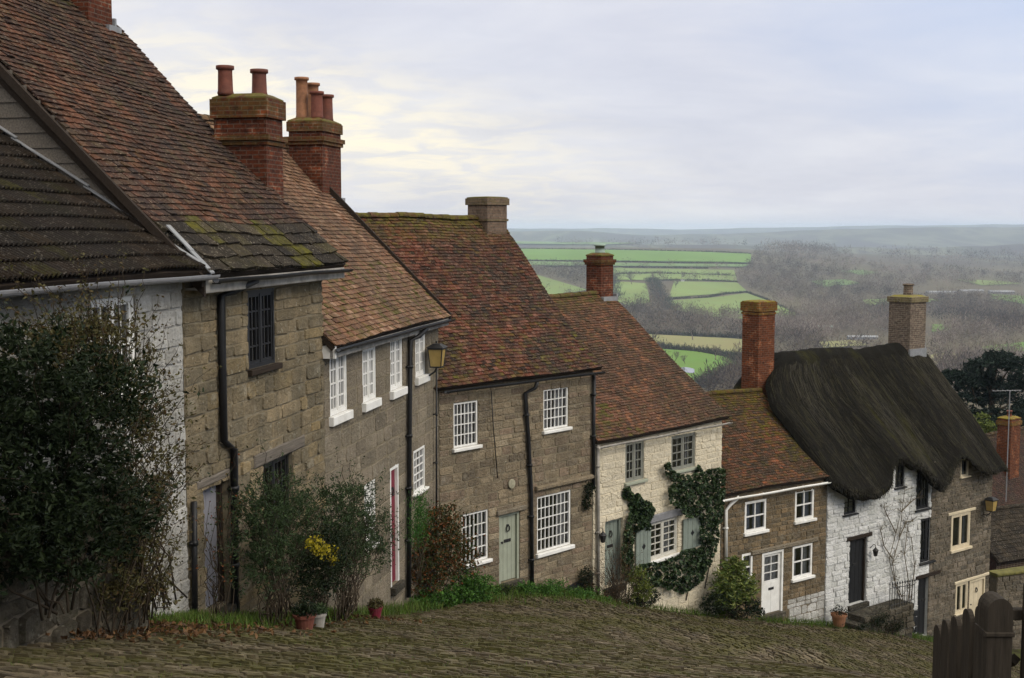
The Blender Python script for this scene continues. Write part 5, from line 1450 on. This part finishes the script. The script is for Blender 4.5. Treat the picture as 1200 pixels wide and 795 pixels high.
for i, (px, py, hp) in enumerate(near_trees):
    p = hit(px, py)
    if p is None: continue
    h = hp/F*p[1]*1.15
    if len(protos) < 4:
        t = bare_tree('bare_tree', 'bare winter tree among the saplings behind the brown cottage and its orange chimney', p, h, 'bare saplings beyond the roofs', 40+i); protos.append((t, h))
    else:
        t0, h0 = protos[i % 4]; copy_tree(t0, p, h/h0, U(0,6))
lone = [(740,334,16),(764,332,12),(775,326,9),(842,326,8),(792,338,12),(800,328,9),(848,349,8),(690,318,6),(1040,344,10),(812,400,24)]
for i, (px, py, hp) in enumerate(lone):
    p = hit(px, py)
    if p is None: continue
    t0, h0 = protos[i % 4]; t = copy_tree(t0, p, hp/F*p[1]*1.3/h0, U(0,6))
    tag(t, 'lone bare tree standing in the pale green fields of the valley', 'tree', 'lone trees in the valley fields')

PASTURES = []
def field(poly, mat, lift=.8):
    PASTURES.append([tuple(q_) for q_ in poly]); poly = np.array(poly, float); y0, y1 = poly[:,1].min(), poly[:,1].max(); rows = []
    for k in range(15):
        y = y0+.15+(y1-y0-.3)*k/14; xs = []
        for i in range(len(poly)):
            a, b = poly[i], poly[(i+1) % len(poly)]
            if (a[1]-y)*(b[1]-y) <= 0 and a[1] != b[1]: xs.append(a[0]+(b[0]-a[0])*(y-a[1])/(b[1]-a[1]))
        xl, xr = min(xs), max(xs); row = []
        for j in range(41):
            p = hit(xl+(xr-xl)*j/40, y)
            if p is None: p = row[-1] if row else np.array([0,5000,-90.])
            row.append(p+np.array([0,0,lift]))
        rows.append(row)
    return tag(gridmesh('field', np.array(rows), M[mat], None, True), kind='structure')
field([(560,293),(605,292.5),(700,293.5),(800,295.5),(880,298.5),(880,309),(750,307),(613,305.5),(560,305)], 'field_green', 1.5)
field([(600,307),(740,309.5),(880,311),(870,314),(740,313),(600,312)], 'field_far', 1.5)
field([(715,315),(860,317),(864,330),(770,328),(718,329)], 'field_pale')
field([(790,330.5),(864,332),(875,342),(845,345),(784,349.5)], 'field_pale')
field([(640,309.5),(700,311),(735,315),(700,313),(650,312)], 'field_pale')
field([(779,353),(830,350.5),(875,344.5),(905,355),(936,369),(900,377),(830,372),(789,364)], 'field_pale')
field([(722,331),(757,331.5),(762,356),(735,359),(715,350)], 'field_pale')
field([(750,392.5),(800,395),(875,399),(878,416),(800,410),(765,407)], 'field_olive')
field([(768,410),(790,411.5),(812,412.5),(840,418),(866,423),(880,431),(866,436),(846,441),(830,449),(806,456),(780,452)], 'field_green')
field([(1093,381),(1115,381),(1116,388),(1092,390)], 'field_green')
field([(1160,345),(1200,348),(1215,356),(1200,357),(1163,351)], 'field_green')
field([(1150,408),(1200,402),(1215,412),(1160,416)], 'field_green')
field([(1088,417),(1120,415),(1124,426),(1088,430)], 'field_olive')
field([(985,318),(1010,317),(1030,320),(1010,323)], 'field_far')
field([(600,283.5),(760,286),(700,288),(600,287)], 'field_far', 3)
field([(1010,352),(1070,350),(1110,352),(1060,359),(1015,358)], 'field_pale')
field([(950,330),(990,328),(1010,333),(965,337)], 'field_far')
field([(1120,328),(1170,330),(1200,333),(1150,335)], 'field_pale')
field([(470,321),(560,318),(606,316),(690,341),(640,347),(500,340)], 'field_pale')
field([(560,362),(640,356),(712,356),(738,386),(700,392),(600,388)], 'field_green')
field([(600,404),(700,398),(750,404),(758,430),(690,440),(610,430)], 'field_olive')
field([(920,428),(1000,424),(1060,430),(1040,444),(950,446)], 'field_pale')
field([(440,293),(562,293),(562,305),(440,306)], 'field_green', 1.5)
field([(960,402),(1000,400),(1020,406),(965,409)], 'field_olive')
def in_poly(x, y, poly):
    r_ = False; j = len(poly)-1
    for i in range(len(poly)):
        (ax, ay), (bx_, by_) = poly[i], poly[j]
        if (ay > y) != (by_ > y) and x < (bx_-ax)*(y-ay)/(by_-ay)+ax: r_ = not r_
        j = i
    return r_
def woods(name, polys, kk=44, mat='winter', hpx=None, hm=(7,13), tw=.16, flat=1.0):
    Vs, Cs = [], []
    for poly, n in polys:
        for x, y in poly_pts(poly, int(n*.7)):
            p = hit(x, y)
            if p is None or (any(in_poly(x, y, q_) for q_ in PASTURES) and random.random() < .96): continue
            h = U(*hm)*1.2*(1+.5*(p[1] > 2300)); rad = h*U(.38,.62)*flat
            wpx = p[1]/F      # metres per photo pixel
            m = kk; d = rng.normal(size=(m,3)); d /= np.linalg.norm(d, axis=1, keepdims=True); rr_ = rng.random((m,1))**.45
            c = p+np.array([0,0,h*.55]); e = c+d*rr_*np.array([rad,rad,h*.5])
            dd = d*.7+rng.normal(size=(m,3))*.45+np.array([0,0,.55]); dd /= np.linalg.norm(dd, axis=1, keepdims=True)
            ln = h*rng.uniform(.12,.28,(m,1)); w = np.maximum(tw, wpx*.17)*rng.uniform(.6,1.6,(m,1))
            s = np.cross(dd, rng.normal(size=(m,3))); s /= np.linalg.norm(s, axis=1, keepdims=True)+1e-9
            Vs.append(np.stack([e-dd*ln*.5, e+s*w, e+dd*ln*.5, e-s*w], 1))
            tone = min(.97, max(0.02, .45+.42*wob(p[0]/45, p[1]/110, 3.0)+U(-.4,.4))); Cs.append(np.tile([tone,0,0], (m,1))+rng.normal(size=(m,3))*.04)
    V = np.concatenate(Vs); Cc = np.clip(np.concatenate(Cs), 0, 1)
    return tag(quads(name, V, Cc, M[mat]), kind='stuff')
woods('winter_woods', [
    ([(612,312),(700,313),(738,318),(735,333),(700,340),(640,338)], 420),
    ([(725,312),(860,314),(880,325),(860,330),(800,327),(720,326)], 120),
    ([(725,340),(760,338),(790,352),(800,365),(900,376),(935,370),(960,386),(960,398),(870,404),(800,396),(760,400),(735,380)], 900),
    ([(885,300),(930,296),(1000,304),(1045,318),(1110,314),(1150,322),(1200,326),(1200,338),(1080,338),(1060,345),(1040,352),(1100,350),(1160,348),(1200,358),(1200,395),(1120,380),(1090,378),(1045,394),(965,392),(935,368),(880,341),(865,330)], 3000),
    ([(868,425),(905,430),(905,470),(820,470),(830,450),(868,438)], 160), ([(770,328),(864,330),(864,332),(770,331)], 40), ([(720,318),(860,318),(860,321),(720,321)], 45),
    ([(470,310),(612,312),(640,325),(725,345),(745,385),(770,408),(785,455),(700,470),(540,420),(470,345)], 1300), ([(880,410),(1095,412),(1200,440),(1200,485),(1000,470),(890,465)], 700),
    ([(1095,390),(1200,383),(1200,400),(1150,408),(1095,412)], 200), ([(1090,430),(1200,415),(1200,440),(1110,450)], 200),
    ([(905,385),(965,388),(990,405),(960,408),(900,404)], 160)])
woods('far_copses', [([(1000,300),(1080,296),(1200,300),(1200,318),(1050,312)], 200), ([(620,287),(870,288),(880,291),(700,290)], 120), ([(885,297),(930,293),(960,296),(1000,302),(930,299)], 260)], kk=30, hm=(9,16))
def hedge(label, path, n, hm=(2.2,4), cat='hedgerow', w=1.0, name='hedgerow'):
    Vs, Cs = [], []
    pts = [hit(*p) for p in path]; pts = [p for p in pts if p is not None]
    for _ in range(n):
        i = random.randrange(len(pts)-1); a = random.random(); p = pts[i]*(1-a)+pts[i+1]*a; p = p.copy(); p[2] = float(far_h(p[0], p[1]))
        h = U(*hm); m = 7; wd = max(.18, p[1]/F*.2)
        d = rng.normal(size=(m,3)); d[:,2] = abs(d[:,2])+.3; d /= np.linalg.norm(d, axis=1, keepdims=True)
        b = p+rng.normal(size=(m,3))*np.array([.8,.8,0])*w; e = b+d*h*rng.uniform(.5,1,(m,1)); s = np.cross(d, rng.normal(size=(m,3))); s /= np.linalg.norm(s, axis=1, keepdims=True)+1e-9
        Vs.append(np.stack([b-s*wd, b+s*wd, e+s*wd*.6, e-s*wd*.6], 1)); Cs.append(rng.random((m,3)))
    return tag(quads(name, np.concatenate(Vs), np.concatenate(Cs), M['hedge']), label, cat, 'hedgerows between the valley fields')
hedge('long dark hedge under the broad green field at the top of the valley', [(612,306),(700,307),(800,309),(880,310)], 700)
hedge('hedge along the brow of the broad green field', [(606,292),(700,293),(800,295),(880,298)], 600)
hedge('second thin hedge just below the long dark hedge', [(640,313),(740,314),(830,315)], 400)
hedge('hedge with small trees along the right edge of the brightest field', [(862,421),(880,431),(850,440),(815,455)], 500, (3,8), w=3)
hedge('ragged hedge with trees down the middle of the pale pastures', [(764,328),(770,340),(776,352),(789,364)], 420, (3,9), w=5)
hedge('hedge at the left end of the mid valley pastures', [(714,316),(718,330),(722,345),(716,352)], 300, (3,8), w=5)
hedge('thin hedge across the palest field under the farm trees', [(720,322),(770,321),(862,324)], 300, (2,6), w=4)
hedge('curving hedge between the two mid valley pastures', [(782,351),(830,349),(850,345),(876,343),(900,352),(935,369)], 420)
hedge('hedge above the mid valley pastures', [(770,329),(820,329),(864,331)], 260)
hedge('tall thin hedge with saplings above the brightest field', [(765,408),(800,411),(840,416),(880,424)], 420, (3,6))
hedge('hedge below the olive field behind the orange tiled roof', [(752,391),(800,394),(860,396),(885,400)], 300, (3,6))

# evergreen at the right
pc = at(1160, 560, 78.0); pc[2] = float(ter(pc[0], pc[1]))
root = tag(empty('pine_tree', pc), 'dark evergreen tree rising behind the right end of the thatch', 'tree')
tk = MB(); cl_ = []
top = at(1165, 412, 78.0)[2]-pc[2]
tk.tube([(0,0,-1),(.3,0,top*.35),(0,.2,top*.7),(.2,0,top*.95)], [.4,.32,.2,.06], 8)
for (px, py, r_) in [(1150,432,1.5),(1168,420,1.2),(1185,425,1.3),(1130,445,1.3),(1120,468,1.4),(1150,462,1.7),(1180,458,1.8),(1200,445,1.6),(1128,492,1.5),(1155,495,1.8),(1185,490,1.8),(1210,475,1.8),(1115,440,.9),(1140,520,1.7),(1175,522,1.9),(1160,448,1.2)]:
    c = at(px, py, 78+U(-2,2))-pc; cl_.append((c, r_*.8)); tk.tube(branch_path((0,0,max(top*.25, c[2]-2.5)), c, 5, .06), [.1,.085,.07,.055,.04,.03], 5)
PP = []
for c, r_ in cl_:
    n = int(900*r_); d = rng.normal(size=(n,3)); d /= np.linalg.norm(d, axis=1, keepdims=True); q = c+d*r_*np.array([1,1,.62])*(rng.random((n,1))**.45)*(1+.15*rng.normal(size=(n,1))); PP.append(q)
PP = clump(np.concatenate(PP), 380, .62)
tk.build('trunk', M['bark'], root, True)
quads('crown', leaf_quads(PP, .34, .3, .35), np.stack([rng.random(len(PP)), rng.random(len(PP)), np.zeros(len(PP))], -1), M['pine'], root)
def low_tree(name, label, px, py, Y, blobs, n, size, mat):
    p = at(px, py, Y); p[2] = float(ter(p[0], p[1])); root = tag(empty(name, p), label, 'shrub'); Q_ = []; st_ = MB()
    for bx, by, r_ in blobs:
        c = at(bx, by, Y)-p; d = rng.normal(size=(n,3)); d /= np.linalg.norm(d, axis=1, keepdims=True); Q_.append(c+d*r_*(rng.random((n,1))**.5)); st_.tube(branch_path((0,0,-.2), c, 4, .08), [.07,.055,.04,.03,.02], 5)
    Q_ = clump(np.concatenate(Q_), 60, .75)
    quads('foliage', leaf_quads(Q_, size, .5, .4), np.stack([rng.random(len(Q_))]*3, -1), M[mat], root); st_.build('stem', M['bark'], root)
low_tree('yellowing_shrub', 'pale yellow green shrub under the evergreen tree', 1150, 560, 66, [(1150,500,.8),(1158,512,.9),(1140,515,.8)], 600, .2, 'leaf_lime')
low_tree('dark_shrub', 'dark rounded shrub below the evergreen beside the thatch', 1175, 580, 64, [(1172,528,1.0),(1160,540,1.0),(1182,545,.9)], 700, .2, 'leaf_dark')
# aerial
am = at(1181, 530, 53.5); an_ = tag(empty('television_aerial', am), 'thin television aerial mast standing before the evergreen tree', 'aerial')
ta = at(1181, 458, 53.5)[2]-am[2]; m = MB(); m.tube([(0,0,-2.2),(0,0,ta)], .025, 5); m.build('mast', M['zinc'], an_)
m = MB(); m.tube([(-.75,0,ta-.02),(.5,0,ta+.02)], .014, 4)
for k in range(6): m.tube([(-.7+k*.22,-.2,ta),(-.7+k*.22,.2,ta)], .01, 4)
m.build('aerial_head', M['zinc'], an_)

# ================================================================== fields and far buildings
def shed(label, px, py, wpx, hpx, wall, roofm, group):
    hpx *= .75; p = hit(px, py)
    if p is None: return
    k = p[1]/F; W, Hh_ = wpx*k, hpx*k
    root = tag(empty('farm_shed', p), label, 'shed', group)
    m = MB(); m.box(-W/2, W/2, 0, W*.3, -1, Hh_*.6); m.build('wall', M[wall], root)
    m = MB(); a = W/2+.4; d = W*.3
    m.add([(-a,-.5,Hh_*.58),(a,-.5,Hh_*.58),(a,d/2,Hh_),(-a,d/2,Hh_),(a,d+.5,Hh_*.58),(-a,d+.5,Hh_*.58)], [(0,1,2,3),(3,2,4,5),(0,3,5),(1,4,2),(0,5,4,1)]); m.build('roof', M[roofm], root)
gsh = 'far farm sheds in the valley'
shed('long pale shed at the left end of the far farm row', 1105, 345, 34, 5, 'fascia', 'zinc', gsh)
shed('white shed in the middle of the far farm row', 1140, 344, 26, 6, 'fascia', 'lead', gsh)
shed('grey shed at the right end of the far farm row', 1175, 345, 28, 6, 'zinc', 'lead', gsh)
shed('wide pale roofed shed just above the thatch', 1012, 398, 34, 6, 'zinc', 'lead', gsh)
shed('small teal roofed shed left of the wide pale shed', 968, 386, 17, 6, 'fascia', 'cowl', gsh)
shed('tiny white building in the pale fields', 800, 330, 4, 3, 'white_paint', 'lead', gsh)
p = hit(806, 436); wt = MB(); th = np.linspace(0, 2*math.pi, 25)[:-1]; k = p[1]/F
wt.add([(p[0]+8*k*math.cos(a)*(1+.2*math.sin(3*a)), p[1]+30*k*math.sin(a), float(ter(p[0], p[1]+30*k*math.sin(a)))+1.0) for a in th], [tuple(range(24))])
g = G('flood_water'); tag(wt.build('flood_water', g.pbr((.12,.13,.14), .05, None, .8)), kind='structure')

# ================================================================== air, sky, light, camera
hz = MB(); hz.box(-11900, 11900, -11900, 11900, -150, 38); ho = hz.build('haze', [])
m = bpy.data.materials.new('valley_air'); m.use_nodes = True; nt = m.node_tree; nt.nodes.clear()
o_ = nt.nodes.new('ShaderNodeOutputMaterial'); v_ = nt.nodes.new('ShaderNodeVolumePrincipled')
v_.inputs['Color'].default_value = (.68,.82,1.0,1); v_.inputs['Density'].default_value = HAZE = 1.2e-4; v_.inputs['Anisotropy'].default_value = .0
nt.links.new(v_.outputs[0], o_.inputs['Volume']); ho.data.materials.append(m); tag(ho, kind='stuff')

SUN_EL, SUN_AZ = R(40), R(125)     # azimuth clockwise from +Y: veiled sun behind the viewer's right shoulder
sl = bpy.data.lights.new('sun', 'SUN'); sl.energy = 1.5; sl.angle = R(28); sl.color = (1,.92,.8)
so = bpy.data.objects.new('sun', sl); col.objects.link(so)
dv = np.array([math.sin(SUN_AZ)*math.cos(SUN_EL), math.cos(SUN_AZ)*math.cos(SUN_EL), math.sin(SUN_EL)])
from mathutils import Vector
so.rotation_euler = Vector([float(-c) for c in dv]).to_track_quat('-Z', 'Y').to_euler(); so.location = (0,0,60)

W = bpy.data.worlds.new('World'); sc.world = W; W.use_nodes = True
nt = W.node_tree; nt.nodes.clear()
class WG(G):
    def __init__(s): s.nt = nt
g = WG()
wo = g.n('ShaderNodeOutputWorld'); bg = g.n('ShaderNodeBackground'); bg.inputs[1].default_value = .1
sky = g.n('ShaderNodeTexSky'); sky.sky_type = 'NISHITA'; sky.sun_disc = False; sky.sun_elevation = SUN_EL; sky.sun_rotation = SUN_AZ
tc = g.n('ShaderNodeTexCoord').outputs['Generated']; sx_ = g.n('ShaderNodeSeparateXYZ'); g.put(sx_.inputs[0], tc)
zc = g.math('MAXIMUM', sx_.outputs[2], 0.0); den = g.math('ADD', zc, .16)
cv = g.n('ShaderNodeCombineXYZ'); g.put(cv.inputs[0], g.math('DIVIDE', sx_.outputs[0], den)); g.put(cv.inputs[1], g.math('MULTIPLY', g.math('DIVIDE', sx_.outputs[1], den), 1.25))
n1 = g.noise(.8, 6, .55, cv.outputs[0], .5); n2 = g.noise(3.4, 5, .6, cv.outputs[0], .8)
cl = g.math('ADD', g.math('MULTIPLY', n1, .8), g.math('MULTIPLY', n2, .2))
cloud = g.ramp(cl, [(.36, (4.85,4.95,5.75)), (.5, (5.5,5.55,6.2)), (.64, (6.2,6.2,6.65))])
bl_ = g.n('ShaderNodeMapRange'); g.put(bl_.inputs[0], g.math('ADD', g.math('ADD', sx_.outputs[0], g.math('MULTIPLY', sx_.outputs[2], 1.6)), g.math('MULTIPLY', cl, -.5))); bl_.inputs[1].default_value = .12; bl_.inputs[2].default_value = .6
cloud = g.mix(g.math('MULTIPLY', bl_.outputs[0], .95), cloud, (4.3,5.2,7.1))
bz = g.math('SUBTRACT', sx_.outputs[2], g.math('ADD', .085, g.math('MULTIPLY', g.math('ADD', sx_.outputs[0], .15), -.22))); bz = g.math('MULTIPLY', g.math('MULTIPLY', bz, bz), -420)
bx = g.math('ADD', sx_.outputs[0], .16); bx = g.math('MULTIPLY', g.math('MULTIPLY', bx, bx), -24)
up_ = g.n('ShaderNodeMapRange'); g.put(up_.inputs[0], sx_.outputs[2]); up_.inputs[1].default_value = .3; up_.inputs[2].default_value = .5
cloud = g.mix(up_.outputs[0], cloud, (6.4,6.15,5.6))
glow = g.math('EXPONENT', g.math('ADD', bz, bx)); glow = g.math('MULTIPLY', glow, g.math('GREATER_THAN', sx_.outputs[1], 0))
gn = g.ramp(g.noise(4.5, 5, .6, cv.outputs[0], .6), [(.42, 0.0), (.6, 1.0)])
cloud = g.mix(g.math('MULTIPLY', glow, g.math('ADD', .4, g.math('MULTIPLY', gn, .7)), True), cloud, (8.3,7.5,5.9))
zen = g.math('ADD', 1.0, g.math('MULTIPLY', g.math('MAXIMUM', g.math('SUBTRACT', zc, .25), 0.0), 1.9))
vs_ = g.n('ShaderNodeVectorMath', operation='SCALE'); g.put(vs_.inputs[0], cloud); g.put(vs_.inputs['Scale'], zen)
fin = g.mix(.9, sky.outputs[0], vs_.outputs[0])
nt.links.new(fin, bg.inputs[0]); nt.links.new(bg.outputs[0], wo.inputs[0])

cam = bpy.data.cameras.new('camera'); cam.sensor_width = 36; cam.lens = F/1200*36; cam.clip_start = .1; cam.clip_end = 40000
co = bpy.data.objects.new('camera', cam); col.objects.link(co); co.rotation_euler = (math.pi/2-PITCH, 0, 0); sc.camera = co
vs = sc.view_settings; sc.display_settings.display_device = 'sRGB'
vs.view_transform = 'Standard'; vs.look = 'None'; vs.exposure = .45; vs.gamma = 1; vs.use_curve_mapping = False
cy = sc.cycles
cy.max_bounces = 6; cy.diffuse_bounces = 3; cy.glossy_bounces = 3; cy.transmission_bounces = 4; cy.volume_bounces = 3; cy.transparent_max_bounces = 8
cy.use_adaptive_sampling = True; cy.adaptive_threshold = .02
cy.use_denoising = True
try: cy.denoiser = 'OPENIMAGEDENOISE'
except Exception: pass
